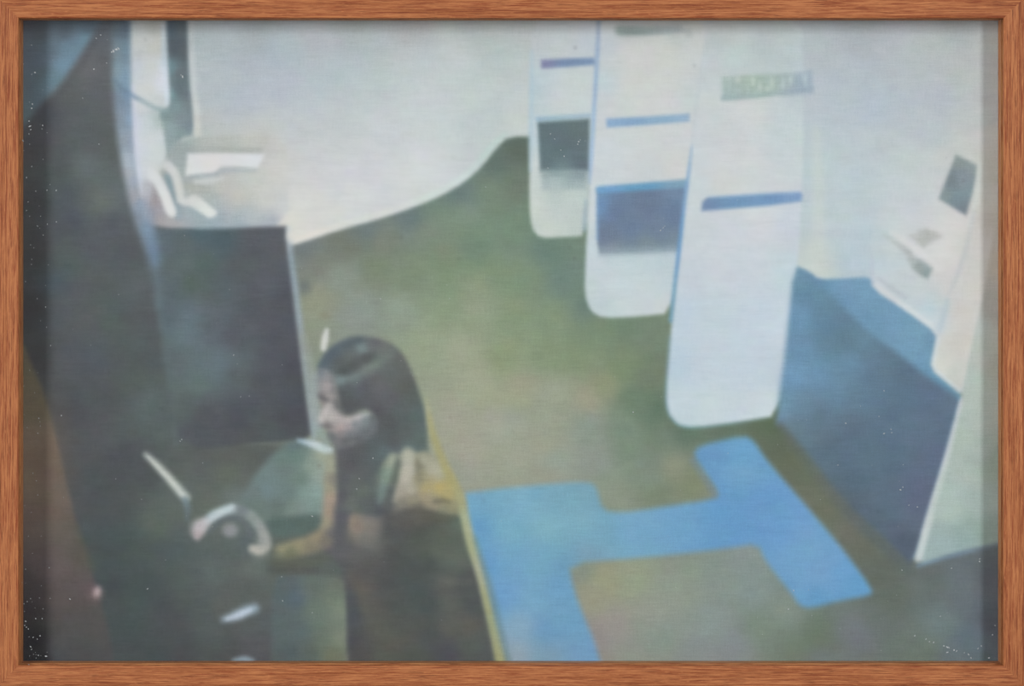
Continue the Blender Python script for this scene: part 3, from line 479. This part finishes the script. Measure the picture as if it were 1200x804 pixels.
    shape(CT+'/counter_top', [(202, 168), (226, 160), (320, 157), (336, 170), (340, 266), (260, 270), (184, 268), (172, 252), (180, 220), (190, 196)], [
        (215, 175, 156, 168, 168), (240, 168, 180, 184, 180), (270, 170, 182, 186, 182), (300, 165, 190, 192, 186), (325, 175, 196, 198, 194), (325, 200, 204, 204, 200), (290, 210, 196, 198, 194), (260, 222, 190, 192, 184), (280, 230, 194, 194, 186), (310, 230, 202, 202, 196), (330, 245, 204, 205, 206), (250, 232, 172, 182, 182), (225, 222, 176, 180, 176), (225, 250, 160, 172, 178), (250, 258, 154, 170, 180),
        (290, 257, 182, 190, 192), (320, 262, 170, 178, 186), (285, 264, 152, 168, 178), (200, 262, 170, 168, 170), (185, 258, 162, 156, 158), (183, 235, 160, 152, 156), (176, 250, 150, 152, 166), (212, 215, 166, 174, 176), (208, 240, 152, 164, 172), (216, 195, 160, 170, 172), (340, 200, 206, 206, 202)], f=4, rnd=1, s=8)
    stroke(None, [(222, 174, .5), (260, 175), (305, 176, .8)], 6, [(260, 175, 160, 166, 162)], f=4, op=.65)
    PA = CT+'/paper'
    shape(PA, [(220, 180), (250, 179.5), (310, 180.5), (306, 190), (301, 197), (280, 195), (259, 195), (251, 203), (235, 204), (217, 206)], [(225, 190, 216, 218, 218), (245, 190, 220, 217, 215), (270, 186, 217, 218, 219), (300, 188, 217, 220, 222)], f=2.4, rnd=0, s=8)
    stroke(None, [(224, 207, .6), (250, 206), (262, 199), (285, 199.5), (300, 199, .5)], 5, [(235, 207, 158, 168, 176), (275, 199, 164, 176, 182)], f=3, op=.7)
    stroke(PA, [(230, 213, .7), (245, 212), (260, 209, .5)], 9, [(240, 212, 204, 206, 206)], f=3.5, op=.8)
    stroke(None, [(218, 218), (245, 222, .5)], 7, [(228, 220, 170, 174, 166)], f=4, op=.6)
    stroke(None, [(196, 207), (202, 224), (206, 240), (209, 254)], 8, [(196, 210, 136, 156, 164), (203, 228, 132, 150, 158), (208, 250, 150, 164, 174)], f=3, op=.95)
    shape(PA, [(174, 196), (184, 201), (190, 208), (199, 226), (207, 247), (206, 253), (200, 255), (194, 249), (188, 232), (180, 215), (172, 208)], [(180, 208, 214, 218, 220), (198, 245, 220, 220, 218)], f=3)
    stroke(PA, [(196, 194, 1.2), (205, 202), (209, 218), (212, 234)], 10, [(200, 198, 206, 208, 208), (210, 225, 206, 206, 202)], f=3)
    shape(PA, [(209, 232), (217, 233), (225, 228), (232, 229), (243, 239), (255, 248), (253, 253), (245, 256), (236, 250), (224, 243), (212, 240)], [(225, 236, 206, 208, 206), (245, 249, 222, 224, 222)], f=2.6)
    stroke(None, [(222, 244), (236, 254)], 5, [(230, 249, 150, 166, 176)], f=3, op=.5)
    # dark counter front
    CF = CT+'/counter_front'
    shape(CF, [(176, 270), (200, 268), (260, 268), (300, 266), (331, 265), (336, 265), (336.5, 270), (339, 300), (345, 350), (353, 420), (361, 480), (368, 516), (300, 520), (212, 526), (200, 460), (186, 360), (180, 310)], [
        (190, 285, 88, 106, 118), (215, 285, 88, 104, 106), (235, 275, 76, 100, 110), (260, 280, 74, 96, 106), (300, 280, 86, 92, 100), (325, 285, 88, 92, 100), (215, 310, 92, 110, 108), (240, 310, 80, 100, 98), (280, 310, 84, 92, 96), (310, 330, 88, 90, 102), (225, 330, 84, 102, 94), (255, 340, 86, 98, 102), (300, 360, 84, 88, 100), (335, 350, 80, 84, 96),
        (200, 330, 88, 104, 112), (200, 370, 86, 102, 112), (225, 370, 96, 114, 126), (215, 390, 98, 118, 128), (250, 380, 90, 100, 110), (280, 390, 86, 92, 102), (320, 400, 80, 86, 96), (205, 420, 90, 106, 110), (240, 430, 96, 114, 122), (258, 425, 96, 116, 128), (230, 450, 94, 114, 112), (275, 440, 88, 98, 104), (310, 450, 82, 86, 96), (345, 440, 76, 80, 90),
        (215, 475, 86, 100, 98), (240, 490, 84, 86, 94), (280, 490, 76, 80, 92), (310, 500, 80, 90, 92), (345, 490, 74, 78, 88), (350, 510, 76, 82, 88), (230, 515, 80, 86, 92), (290, 515, 80, 86, 88), (204, 460, 92, 108, 106)], f=3.5, rnd=1, s=10)
    stroke(CO, [(168, 240, .6), (174, 265), (178, 285), (181, 305), (184, 330, .7), (186, 360, .4)], 15, [(168, 242, 144, 160, 180), (176, 275, 122, 146, 174), (179, 295, 112, 136, 170), (184, 330, 96, 114, 126)], f=8, op=.8)
    stroke(None, [(184, 345), (190, 400), (196, 440), (202, 480), (206, 520)], 5, [(190, 400, 96, 114, 118), (205, 500, 92, 106, 106)], f=5, op=.6)
    stroke(CT, [(338, 268, .8), (340, 295), (345, 330), (349, 362), (354, 400), (359, 440), (364, 478), (368, 512)], 7, [(338, 270, 196, 204, 208), (342, 300, 144, 160, 172), (348, 350, 150, 166, 178), (356, 415, 148, 160, 164), (362, 460, 150, 162, 166), (367, 500, 148, 164, 168)], f=4, op=.9, rnd=1)
    dab(WA, 341, 277, 6, 7, (220, 216, 206), .8)
    stroke(None, [(356, 395, .6), (363, 425), (369, 460), (371, 500, .8)], 10, [(360, 410, 150, 158, 148), (370, 470, 160, 170, 168), (371, 500, 146, 164, 166)], f=5, op=.8)
    # --- pale desk with white edge
    DE = 'painted_desk'
    shape(DE, [(342, 514), (362, 518), (390, 530), (396, 560), (392, 604), (366, 606), (330, 612), (300, 612), (278, 594), (296, 560), (318, 534)], [
        (345, 520, 96, 116, 122), (330, 535, 104, 126, 120), (310, 555, 112, 132, 132), (350, 535, 104, 130, 122), (340, 550, 108, 126, 124), (295, 575, 108, 124, 122), (315, 575, 112, 132, 136), (340, 575, 106, 128, 126), (300, 595, 104, 122, 114), (325, 595, 100, 118, 112), (352, 560, 108, 130, 120), (365, 545, 138, 154, 142), (358, 580, 128, 150, 146),
        (372, 575, 138, 160, 158), (376, 555, 146, 162, 152), (380, 535, 158, 166, 146), (372, 598, 126, 148, 140), (345, 603, 122, 138, 132), (388, 560, 150, 152, 132)], f=6, rnd=1, s=7)
    shape(DE, [(312, 608), (345, 604), (372, 602), (384, 612), (372, 622), (340, 630), (318, 628)], [(325, 615, 82, 106, 100), (360, 612, 84, 108, 100), (340, 625, 86, 110, 106)], f=5, op=.9)
    stroke(DE+'/white_edge', [(350, 516, .4), (365, 520, .9), (378, 525, 1.1), (387, 528, .9)], 10, [(355, 518, 156, 178, 194), (375, 524, 190, 206, 204), (387, 527, 186, 200, 200)], f=3)
    stroke(DE+'/white_edge', [(358, 518, .5), (372, 521.5)], 5, [(365, 520, 196, 208, 212)], f=2.5, op=.7)
    # lower chair back panel, greenish
    shape('painted_chair', [(318, 676), (350, 672), (404, 676), (408, 700), (407, 804), (318, 804)], [
        (335, 690, 86, 102, 104), (345, 700, 84, 104, 118), (330, 720, 88, 104, 104), (370, 690, 96, 112, 102), (370, 715, 104, 122, 108), (350, 740, 88, 106, 108), (390, 700, 112, 126, 110), (400, 715, 124, 136, 118), (398, 750, 124, 134, 116), (380, 750, 104, 118, 104), (340, 765, 84, 100, 102), (390, 768, 112, 120, 96), (360, 768, 88, 104, 98), (400, 685, 102, 112, 100)], f=5, rnd=1, s=8)
    stroke(None, [(318, 667), (370, 668, .7)], 9, [(330, 667, 78, 84, 82)], f=6, op=.75)
    # ---------------- the woman
    W = 'painted_woman'; SOFT[0] = 1.4
    # dress
    shape(W+'/dress', [(398, 560), (440, 545), (462, 590), (500, 596), (540, 600), (546, 625), (556, 665), (566, 705), (575, 740), (584, 776), (590, 804), (405, 804), (408, 770), (407, 730), (405, 690), (398, 660), (372, 640), (392, 610)], [
        (398, 620, 98, 96, 100), (400, 645, 96, 98, 100), (420, 650, 96, 98, 96), (440, 640, 102, 106, 102), (460, 620, 84, 88, 88), (480, 610, 84, 84, 78), (500, 610, 82, 84, 76), (520, 605, 90, 96, 84), (534, 612, 92, 110, 96), (520, 625, 88, 100, 86), (490, 635, 82, 90, 82), (520, 645, 92, 100, 86), (535, 655, 92, 106, 92), (460, 650, 78, 82, 80), (430, 665, 82, 84, 82),
        (400, 668, 90, 92, 94), (415, 675, 88, 88, 86), (450, 680, 76, 82, 82), (480, 665, 76, 82, 80), (500, 665, 74, 84, 80), (490, 690, 72, 86, 84), (520, 680, 88, 96, 88), (545, 685, 76, 80, 80), (425, 690, 98, 92, 82), (411, 700, 76, 82, 90), (415, 720, 76, 82, 92), (430, 715, 94, 92, 84), (465, 710, 80, 84, 80), (500, 710, 72, 82, 84), (530, 705, 90, 96, 88), (555, 710, 80, 86, 86),
        (440, 735, 92, 92, 84), (412, 750, 74, 78, 84), (425, 765, 80, 82, 80), (455, 755, 90, 90, 80), (480, 740, 84, 88, 82), (505, 750, 76, 84, 84), (530, 735, 92, 96, 86), (550, 735, 94, 92, 82), (490, 765, 80, 90, 84), (525, 762, 76, 80, 88), (555, 755, 82, 96, 88), (570, 765, 82, 90, 90), (450, 770, 86, 94, 86)], f=3, rnd=1, s=9)
    stroke(None, [(520, 680, .6), (540, 683), (552, 682, .5)], 9, [(535, 682, 108, 112, 100)], f=6, op=.55)
    stroke(None, [(510, 648, .6), (530, 652), (545, 660, .6)], 8, [(530, 652, 104, 112, 98)], f=6, op=.45)
    stroke(None, [(520, 735), (548, 728, .6)], 10, [(535, 732, 98, 98, 88)], f=7, op=.5)
    stroke(None, [(412, 676, .7), (424, 692), (428, 712, .6)], 9, [(420, 690, 104, 98, 84)], f=6, op=.5)
    # lap of light cloth below the hair
    shape(W+'/dress', [(404, 598), (414, 600), (446, 602), (448, 615), (438, 640), (420, 640), (406, 625)], [(410, 610, 152, 136, 118), (418, 618, 142, 126, 116), (436, 611, 128, 120, 114), (425, 632, 118, 118, 112), (412, 630, 128, 122, 112), (440, 606, 118, 114, 112)], f=6, op=.95, s=5)
    # arms
    shape(W+'/arm', [(382, 533), (396, 530), (397, 575), (397, 612), (392, 640), (370, 648), (340, 656), (322, 656), (321, 641), (340, 634), (362, 628), (376, 618), (379, 590), (380, 560)], [
        (388, 545, 156, 158, 138), (385, 570, 158, 152, 130), (385, 585, 170, 150, 132), (392, 565, 130, 126, 118), (386, 600, 166, 150, 126), (380, 612, 160, 152, 126), (370, 628, 150, 140, 114), (350, 636, 150, 142, 112), (330, 641, 152, 146, 116), (340, 650, 116, 118, 92), (365, 642, 132, 126, 104), (380, 635, 122, 116, 104), (325, 652, 116, 120, 100), (393, 600, 126, 120, 112), (390, 625, 108, 104, 104)], f=4, rnd=1, s=5)
    stroke(None, [(325, 662, .8), (360, 660), (385, 654, .6)], 9, [(340, 660, 92, 96, 80)], f=6, op=.7)
    # hair: main mass
    HA = W+'/hair'
    shape(HA, [(392, 520), (420, 505), (444, 480), (455, 500), (500, 524), (502, 533), (470, 534), (452, 540), (446, 556), (447, 580), (452, 600), (444, 606), (430, 602), (410, 598), (404, 640), (394, 660), (391, 620), (396, 580), (394, 545)], [
        (400, 530, 96, 96, 100), (410, 545, 88, 88, 94), (400, 560, 90, 94, 100), (401, 580, 88, 90, 98), (398, 610, 92, 92, 100), (396, 640, 94, 94, 98), (420, 530, 88, 90, 96), (425, 550, 90, 96, 98), (415, 565, 96, 104, 100), (425, 575, 98, 108, 98), (412, 590, 104, 110, 104), (430, 590, 92, 98, 98), (440, 570, 92, 104, 102), (448, 595, 82, 88, 96), (443, 535, 86, 98, 102), (470, 528, 92, 112, 110), (490, 525, 90, 106, 100)], f=4, rnd=1, s=5)
    shape(HA, [(372, 431), (378, 418), (386, 409), (396, 402), (409, 396), (422, 393.5), (440, 396), (457, 401.5), (469, 411), (477, 423), (484, 439), (490, 456), (496, 474), (499, 490), (501, 508), (501, 530), (470, 534), (436, 540), (400, 538), (397, 520), (424, 512), (440, 500), (438, 485), (425, 478), (408, 486), (398, 478), (394, 462), (392, 445), (380, 436)], [
        (376, 428, 90, 104, 116), (386, 416, 84, 98, 112), (395, 412, 88, 102, 112), (405, 402, 88, 102, 106), (420, 398, 84, 98, 102), (440, 399, 92, 100, 102), (424, 408, 116, 134, 134), (436, 406, 104, 110, 112), (450, 412, 108, 116, 112), (408, 418, 102, 110, 108), (398, 425, 92, 98, 98), (412, 428, 84, 90, 88), (403, 436, 80, 88, 86), (430, 420, 84, 90, 88), (440, 424, 104, 116, 110), (455, 415, 112, 120, 116),
        (465, 420, 98, 102, 100), (474, 432, 96, 100, 98), (460, 440, 98, 104, 104), (430, 432, 112, 122, 118), (415, 445, 102, 116, 116), (400, 444, 118, 136, 138), (440, 445, 98, 98, 102), (425, 455, 94, 94, 104), (408, 455, 88, 94, 98), (400, 460, 86, 90, 94), (445, 455, 104, 102, 108), (455, 468, 98, 98, 104), (475, 455, 90, 96, 92), (485, 465, 88, 100, 96), (430, 468, 92, 92, 98), (405, 476, 84, 84, 88), (415, 480, 86, 86, 90),
        (440, 485, 84, 84, 90), (470, 480, 90, 100, 102), (490, 485, 88, 104, 104), (455, 495, 84, 88, 92), (475, 505, 88, 98, 98), (493, 510, 92, 108, 106), (460, 515, 86, 92, 96), (480, 525, 94, 112, 112), (440, 520, 88, 98, 102), (450, 530, 92, 108, 112), (420, 525, 90, 92, 96), (405, 530, 90, 90, 96)], f=3, rnd=1, s=5)
    stroke(HA, [(395, 446, .8), (412, 443), (432, 432), (448, 422), (460, 414, .5)], 9, [(398, 446, 120, 138, 140), (415, 442, 116, 130, 130), (436, 430, 118, 132, 124), (455, 417, 110, 120, 116)], f=4, op=.75)
    stroke(HA, [(398, 436, .7), (412, 432), (426, 421), (437, 417, .5)], 10, [(400, 436, 78, 86, 86), (425, 422, 84, 92, 92)], f=4.5, op=.7)
    dab(None, 424, 408, 8, 5, (120, 138, 138), .7, 20)
    stroke(HA, [(374, 430, .5), (384, 416), (396, 405), (410, 398, .5)], 6, [(384, 416, 82, 98, 114)], f=4, op=.5)
    # face
    FA = W+'/face'
    shape(FA, [(371, 434), (382, 432), (392, 440), (395, 456), (397, 470), (399, 482), (408, 488), (420, 483), (434, 483), (442, 492), (441, 504), (430, 515), (412, 523), (396, 526), (387, 520), (384, 510), (381, 502), (371, 496), (374, 486), (377, 476), (373, 468), (371, 455)], [
        (376, 440, 128, 134, 138), (382, 442, 142, 142, 144), (389, 445, 124, 126, 128), (376, 455, 148, 146, 146), (383, 453, 168, 160, 158), (391, 458, 130, 126, 128), (376, 463, 128, 122, 122), (386, 464, 156, 148, 146), (393, 470, 122, 118, 120), (378, 472, 142, 136, 134), (386, 476, 178, 172, 168), (391, 480, 172, 164, 162), (382, 484, 188, 182, 178), (375, 491, 192, 186, 182), (388, 489, 188, 180, 178),
        (398, 490, 178, 170, 168), (408, 492, 184, 176, 174), (418, 488, 186, 182, 182), (426, 486, 164, 168, 170), (400, 499, 176, 162, 160), (408, 499, 162, 152, 152), (394, 504, 158, 146, 144), (416, 497, 130, 136, 140), (428, 493, 124, 134, 138), (436, 500, 108, 114, 120), (425, 506, 110, 118, 122), (410, 510, 114, 120, 124), (399, 508, 134, 130, 130), (390, 512, 112, 114, 116), (404, 518, 106, 108, 110), (420, 514, 98, 102, 108), (384, 498, 132, 128, 126), (388, 518, 112, 116, 116)], f=3.6, rnd=1, s=3.5)
    for x, y, rx, ry, c, o, r in ((382, 482, 5, 7, (196, 188, 184), .75, 20), (376, 491, 5, 4, (200, 192, 188), .8, 0), (390, 489, 8, 5, (186, 176, 172), .5, 0), (408, 491, 9, 4, (190, 180, 178), .6, -8), (420, 488, 7, 4, (190, 186, 186), .65, -10), (399, 501, 6, 5, (178, 156, 154), .6, -30),
            (383, 453, 6, 9, (168, 158, 156), .5, 0), (388, 465, 5, 5, (160, 150, 148), .5, 0), (388, 513, 7, 5, (104, 108, 112), .6, 20), (430, 508, 11, 7, (98, 104, 108), .6, -20), (408, 516, 12, 5, (96, 98, 102), .6, -10), (437, 490, 6, 8, (92, 98, 102), .6, 0), (376, 436, 6, 5, (116, 128, 136), .6, 0)):
        dab(FA, x, y, rx*.8, ry*.8, c, o, r)
    stroke(FA, [(373, 463, .6), (378, 467), (384, 469, .5)], 5, [(377, 466, 96, 94, 98)], f=2.2, op=.85)
    stroke(FA, [(375, 498, .5), (382, 499.5), (388, 500, .5)], 3.5, [(382, 499, 108, 104, 104)], f=2, op=.8)
    stroke(FA, [(384, 508, .7), (390, 511), (396, 514, .5)], 4, [(390, 511, 112, 116, 116)], f=3, op=.7)
    stroke(HA, [(396, 476), (404, 484), (414, 483), (424, 477, .7)], 8, [(404, 482, 84, 86, 90)], f=4, op=.7)
    # pale light in front of the face
    stroke(None, [(369, 440, .6), (369, 470), (370, 490), (376, 510, 1.2), (383, 519, .7)], 8, [(369, 450, 150, 162, 164), (371, 485, 156, 168, 166), (378, 512, 148, 166, 168)], f=4, op=.6)
    # shoulder, sleeve and pleats
    SH = W+'/shoulder'
    shape(SH, [(454, 536), (464, 532), (478, 528), (488, 530), (500, 529), (512, 540), (526, 556), (540, 574), (546, 590), (544, 604), (524, 604), (505, 598), (480, 596), (462, 604), (452, 594), (444, 592), (437, 575), (440, 555)], [
        (460, 537, 124, 132, 122), (456, 546, 112, 124, 114), (449, 556, 100, 114, 106), (443, 568, 98, 108, 102), (446, 578, 96, 106, 104), (446, 588, 90, 98, 100), (467, 545, 106, 116, 104), (464, 560, 108, 120, 104), (456, 578, 94, 102, 98), (478, 538, 174, 174, 158), (479, 552, 182, 178, 160), (474, 566, 180, 174, 156), (468, 576, 160, 154, 138), (480, 574, 176, 168, 150), (491, 545, 130, 128, 108), (492, 560, 150, 142, 114), (497, 540, 158, 158, 140), (507, 550, 174, 170, 150), (512, 560, 172, 162, 128),
        (500, 572, 174, 160, 112), (515, 571, 184, 166, 106), (530, 570, 178, 164, 108), (540, 580, 166, 160, 114), (525, 580, 174, 160, 110), (500, 582, 158, 148, 122), (485, 586, 146, 138, 118), (470, 588, 134, 130, 116), (458, 592, 108, 108, 102), (510, 590, 148, 140, 118), (535, 592, 148, 142, 112), (520, 598, 134, 130, 108), (490, 596, 112, 108, 96), (540, 600, 138, 134, 108)], f=3.5, rnd=1, s=4)
    stroke(SH, [(460, 536, .75), (456, 548), (451, 562), (447, 578, .8), (445, 588, .4)], 12, [(460, 538, 164, 170, 150), (453, 558, 132, 150, 136), (447, 578, 118, 136, 132)], f=4, op=.9)
    stroke(SH, [(478, 531, .8), (478, 545), (474, 562), (470, 574, .9), (462, 584, .5)], 15, [(478, 536, 178, 178, 160), (476, 556, 188, 182, 164), (469, 576, 164, 156, 142)], f=4, op=.9)
    stroke(SH, [(496, 535, .6), (505, 545), (515, 556, .8)], 12, [(498, 538, 164, 162, 142), (510, 551, 178, 174, 152)], f=4, op=.8)
    stroke(SH, [(466, 541, .5), (463, 560), (458, 580), (455, 598)], 6, [(464, 555, 96, 106, 94), (457, 585, 84, 92, 94)], f=3.5, op=.85)
    stroke(None, [(489, 538, .6), (490, 552), (492, 564, .8)], 4, [(490, 550, 130, 126, 106)], f=3, op=.6)
    stroke(None, [(510, 587.5, .9), (520, 586.5), (527, 588, .6)], 5, [(518, 587, 112, 108, 88)], f=2.2, op=.8)
    shape(None, [(456, 604), (470, 597), (490, 593), (505, 598), (525, 604), (538, 606), (520, 614), (480, 616), (460, 620)], [(470, 604, 94, 94, 86), (490, 600, 104, 100, 88), (502, 606, 90, 88, 78), (525, 610, 92, 96, 80)], f=5, op=.8)
    # yellow strap line along her back
    YL = W+'/yellow_trim'
    stroke(YL, [(500, 468, .2), (503, 488, .6), (507, 508, .75), (514, 528, .9), (522, 547, .9), (531, 563, .9), (539, 580, .75), (543, 600, .9), (548, 622, 1), (554, 645, 1.05), (563, 672, .85), (570, 702, .85), (578, 735, 1.05), (586, 770, 1.25), (590, 795, 1.3)], 10.5, [
        (501, 475, 172, 170, 136), (504, 495, 174, 168, 118), (512, 526, 166, 160, 110), (526, 556, 172, 162, 108), (540, 585, 166, 162, 120), (545, 608, 172, 178, 140), (552, 640, 172, 176, 134), (563, 672, 178, 180, 146), (570, 702, 166, 168, 120), (578, 738, 160, 166, 122), (587, 772, 166, 168, 118)], f=2.8, rnd=1, op=.9)
    stroke('painted_blue_carpet', [(556, 630, .5), (566, 662), (576, 695), (586, 735), (597, 780)], 6, [(566, 662, 112, 136, 134), (586, 735, 104, 132, 140)], f=4, op=.75)
    SOFT[0] = 1.0
    # white mark above the head
    stroke('painted_white_stick', [(383, 387, .6), (381, 396, 1.1), (379, 408, .9)], 8, [(382, 390, 206, 210, 204), (379, 405, 208, 210, 204)], f=2.5)
    # --- white stick, ring in the hands and small lights at the lower left
    ST = 'painted_white_stick.001'
    stroke(ST, [(171, 533, .6), (180, 541, .85), (198, 560), (213, 578, 1.1), (218, 583, 1)], 10, [(173, 535, 176, 182, 176), (190, 552, 186, 192, 184), (212, 577, 190, 198, 190)], f=4, rnd=1, op=.85)
    stroke(ST, [(174, 536, .6), (198, 561), (215, 581, .9)], 4.5, [(190, 552, 204, 210, 202)], f=2.5, rnd=0, op=.9)
    stroke(ST, [(217, 586), (220, 596), (219, 608, .5)], 8, [(218, 588, 116, 136, 148), (219, 603, 96, 112, 122)], f=4, op=.8)
    RG = 'painted_ring'
    stroke(RG, [(231, 629, .7), (238, 615), (250, 604), (268, 597), (280, 597), (294, 604), (304, 616), (311, 630), (313, 640), (304, 646), (296, 643, .8)], 12, [
        (232, 626, 166, 158, 160), (238, 612, 170, 172, 176), (250, 603, 176, 192, 200), (268, 596, 176, 190, 198), (283, 599, 118, 128, 132), (296, 606, 142, 154, 148), (304, 618, 154, 158, 154), (310, 632, 160, 162, 158), (312, 641, 164, 164, 158), (300, 645, 186, 182, 170)], f=4, op=.95, s=6)
    stroke(RG, [(242, 612, .7), (255, 603), (272, 594, .7)], 8, [(245, 610, 196, 206, 210), (268, 596, 196, 210, 216)], f=3.5, op=.85)
    dab(RG, 233, 617, 11, 9, (190, 182, 184), .9, -40)
    dab(RG, 232, 625, 8, 6, (176, 158, 160), .6)
    dab(RG, 304, 644, 9, 6, (194, 188, 176), .85, -10)
    stroke(None, [(246, 622, .6), (262, 608), (278, 606), (290, 616), (294, 628, .7)], 6, [(262, 608, 92, 104, 114), (290, 615, 104, 112, 118)], f=4, op=.75)
    dab(RG, 270, 621.5, 9, 8, (144, 146, 150), .95, 0, .3)
    stroke(RG, [(296, 650, .6), (303, 655), (314, 650, .6)], 7, [(303, 654, 128, 136, 132)], f=5, op=.5)
    dab(RG, 236, 617, 10, 7, (196, 190, 194), .6, -40)
    dab(RG, 306, 636, 7, 11, (158, 160, 156), .7, 0)
    LT = 'painted_white_highlight'
    stroke(LT, [(262, 726, .5), (276, 722), (288, 716), (298, 713, .9)], 11, [(266, 725, 140, 158, 174), (285, 718, 168, 184, 202), (297, 713, 150, 168, 184)], f=6)
    stroke(LT, [(266, 725.5, .6), (280, 721), (293, 715, .8)], 7, [(280, 720, 192, 204, 222)], f=3, op=.9)
    stroke(LT+'.001', [(274, 774, .5), (286, 772), (296, 774, .5)], 7, [(286, 772, 150, 176, 192)], f=3.5, op=.9)
    # little dark flecks in the paint
    for x, y, c in ((374, 546, (104, 92, 76)), (674, 56, (120, 128, 132)), (814, 77, (150, 156, 156)), (667, 289, (88, 104, 96)), (673, 302, (88, 104, 96)), (470, 278, (92, 104, 92)), (538, 303, (96, 112, 92)), (1129, 212, (104, 108, 112)), (527, 489, (132, 132, 116)), (601, 506, (130, 130, 118)), (567, 586, (96, 130, 160)), (170, 46, (140, 148, 148)), (1070, 49, (150, 156, 158))):
        dab(None, x, y, 1.6, 1.6, c, .8)
    # --- brushwork: soft mottling of the pigment and dragged streaks of the weave
    for _ in range(2):
        PIG[1:-1] = PIG[1:-1]*.5+(PIG[:-2]+PIG[2:])*.25
        PIG[:, 1:-1] = PIG[:, 1:-1]*.5+(PIG[:, :-2]+PIG[:, 2:])*.25
    grey = PIG@np.array((.3, .59, .11))
    cold = np.clip(PIG[..., 2]-PIG[..., 0], 0, None)
    PIG[..., 1] += .4+.035*np.clip(cold-12, 0, 60); PIG[..., 2] -= .015*cold
    PIG[...] += np.clip((grey-150)/40, 0, 1)[..., None]*np.array((.6, .2, .4))
    PIG[...] = grey[..., None]+(PIG-grey[..., None])*(.68+.2*ss((grey-85)/60))[..., None]
    lum = PIG.mean(-1, keepdims=True)/255
    for c in range(3):
        PIG[..., c] += .8*grain(26, 22)+.6*grain(11, 9)
    PIG[...] += (1.0*grain(15, 12)+.7*grain(6, 4))[..., None]
    PIG[...] *= 1+(.004*grain(45, 3.4)+.003*grain(18, 3.2))[..., None]*(1.6-.9*lum)

# ---------------------------------------------------------------- the canvas: every painted area is a mesh of its own
paint_picture()
CK = (3450+34.5)/3450
DEPTH = 34.6
painting = thing('painting', 'blurred oil painting of a dark-haired woman in a white exhibition hall, on canvas', 'painting', W(600, 790, DEPTH+18))
porg = painting.location
wx = (PX+(GX-PX)*CK-600)*U-porg.x; wz = ZC+(402-(PY+(GY-PY)*CK))*U-porg.z
wyy = np.full(GX.shape, DEPTH*U-porg.y)-(BODY-BODY.min())
verts = np.stack([wx, wyy, wz], -1).reshape(-1, 3)
alb = np.clip(lin(PIG)*1.09-.007, .004, .9).reshape(-1, 3)
jj, ii = np.meshgrid(np.arange(NY-1), np.arange(NX-1), indexing='ij')
a = (jj*NX+ii).ravel(); quads = np.stack([a, a+NX, a+NX+1, a+1], -1)
who = OWNER[:-1, :-1].ravel()
LABELS = {
    'painted_wall': 'pale blue-grey painted wall with a curved foot', 'painted_floor': 'mottled olive green painted floor',
    'painted_blue_carpet': 'bright blue angular stripe painted on the floor',
    'painted_display_panel': 'painted white display panel, farthest back', 'painted_display_panel.001': 'painted white display panel in the middle', 'painted_display_panel.002': 'painted white display panel, nearest and tallest',
    'painted_blue_platform': 'painted blue platform with a dark front', 'painted_white_booth': 'painted white booth with a grey screen and slot', 'painted_side_partition': 'pale green-white painted side partition',
    'painted_dark_pillar': 'dark grey painted pillar', 'painted_window': 'blue-grey painted window light', 'painted_brown_floor': 'brown painted floor patch',
    'painted_white_column': 'painted white and light blue column', 'painted_doorway': 'dark blue-grey painted doorway', 'painted_counter': 'painted counter with white papers on a dark front',
    'painted_desk': 'grey-green painted desk with a white edge', 'painted_chair': 'grey-green painted chair back',
    'painted_woman': 'painted woman in profile with long dark hair and dark dress', 'painted_white_stick': 'short white painted dash above her head', 'painted_white_stick.001': 'long white painted stick by her hands',
    'painted_ring': 'pale painted ring at her hand', 'painted_white_highlight': 'slanting white painted dash below the ring',
    'painted_woman/yellow_trim': 'yellow line along her back', 'painted_woman/face': 'pinkish grey face', 'painted_woman/hair': 'long dark hair', 'painted_woman/shoulder': 'cream and yellow shoulder',
}
made = {}
def part_mesh(name, sel):
    q = quads[sel]; used, inv = np.unique(q, return_inverse=True); inv = inv.reshape(q.shape)
    m = bpy.data.meshes.new(name)
    m.vertices.add(len(used)); m.vertices.foreach_set('co', verts[used].astype(np.float32).ravel())
    m.loops.add(len(q)*4); m.loops.foreach_set('vertex_index', inv.astype(np.int32).ravel())
    m.polygons.add(len(q)); m.polygons.foreach_set('loop_start', np.arange(0, len(q)*4, 4, dtype=np.int32))
    m.update(calc_edges=True); m.validate()
    m.polygons.foreach_set('use_smooth', [True]*len(q))
    at = m.attributes.new('pigment', 'FLOAT_COLOR', 'POINT')
    at.data.foreach_set('color', np.concatenate([alb[used], np.ones((len(used), 1))], 1).astype(np.float32).ravel())
    return m
def part_object(path):
    if path in made: return made[path]
    up, _, leaf = path.rpartition('/')
    parent = part_object(up) if up else painting
    sel = who == KINDS.index(path) if path in KINDS else np.zeros(0, bool)
    if sel.any(): o = link(leaf, part_mesh(leaf, sel), paintm, parent)
    else: o = bpy.data.objects.new(leaf, None); sc.collection.objects.link(o); o.parent = parent
    if path in LABELS: o['label'] = LABELS[path]
    made[path] = o
    return o
for path in list(KINDS):
    if (who == KINDS.index(path)).any(): part_object(path)
# folded sides and back of the stretched canvas
x0, y0, x1, y1 = X0+1, Y0+1, X1-1, Y1-1
(ax, ay), (bx, by) = on(x0, y0, CK), on(x1, y1, CK)
ring = [(ax, ay), (bx, ay), (bx, by), (ax, by)]
v = [W(x, y, d)-porg for d in (DEPTH+.6, DEPTH+34) for x, y in ring]
link('canvas_side', mesh_of('canvas_side', v, [(0, 1, 5, 4), (1, 2, 6, 5), (2, 3, 7, 6), (3, 0, 4, 7), (4, 5, 6, 7)]), linen, painting, 'bare linen folded round the stretcher')
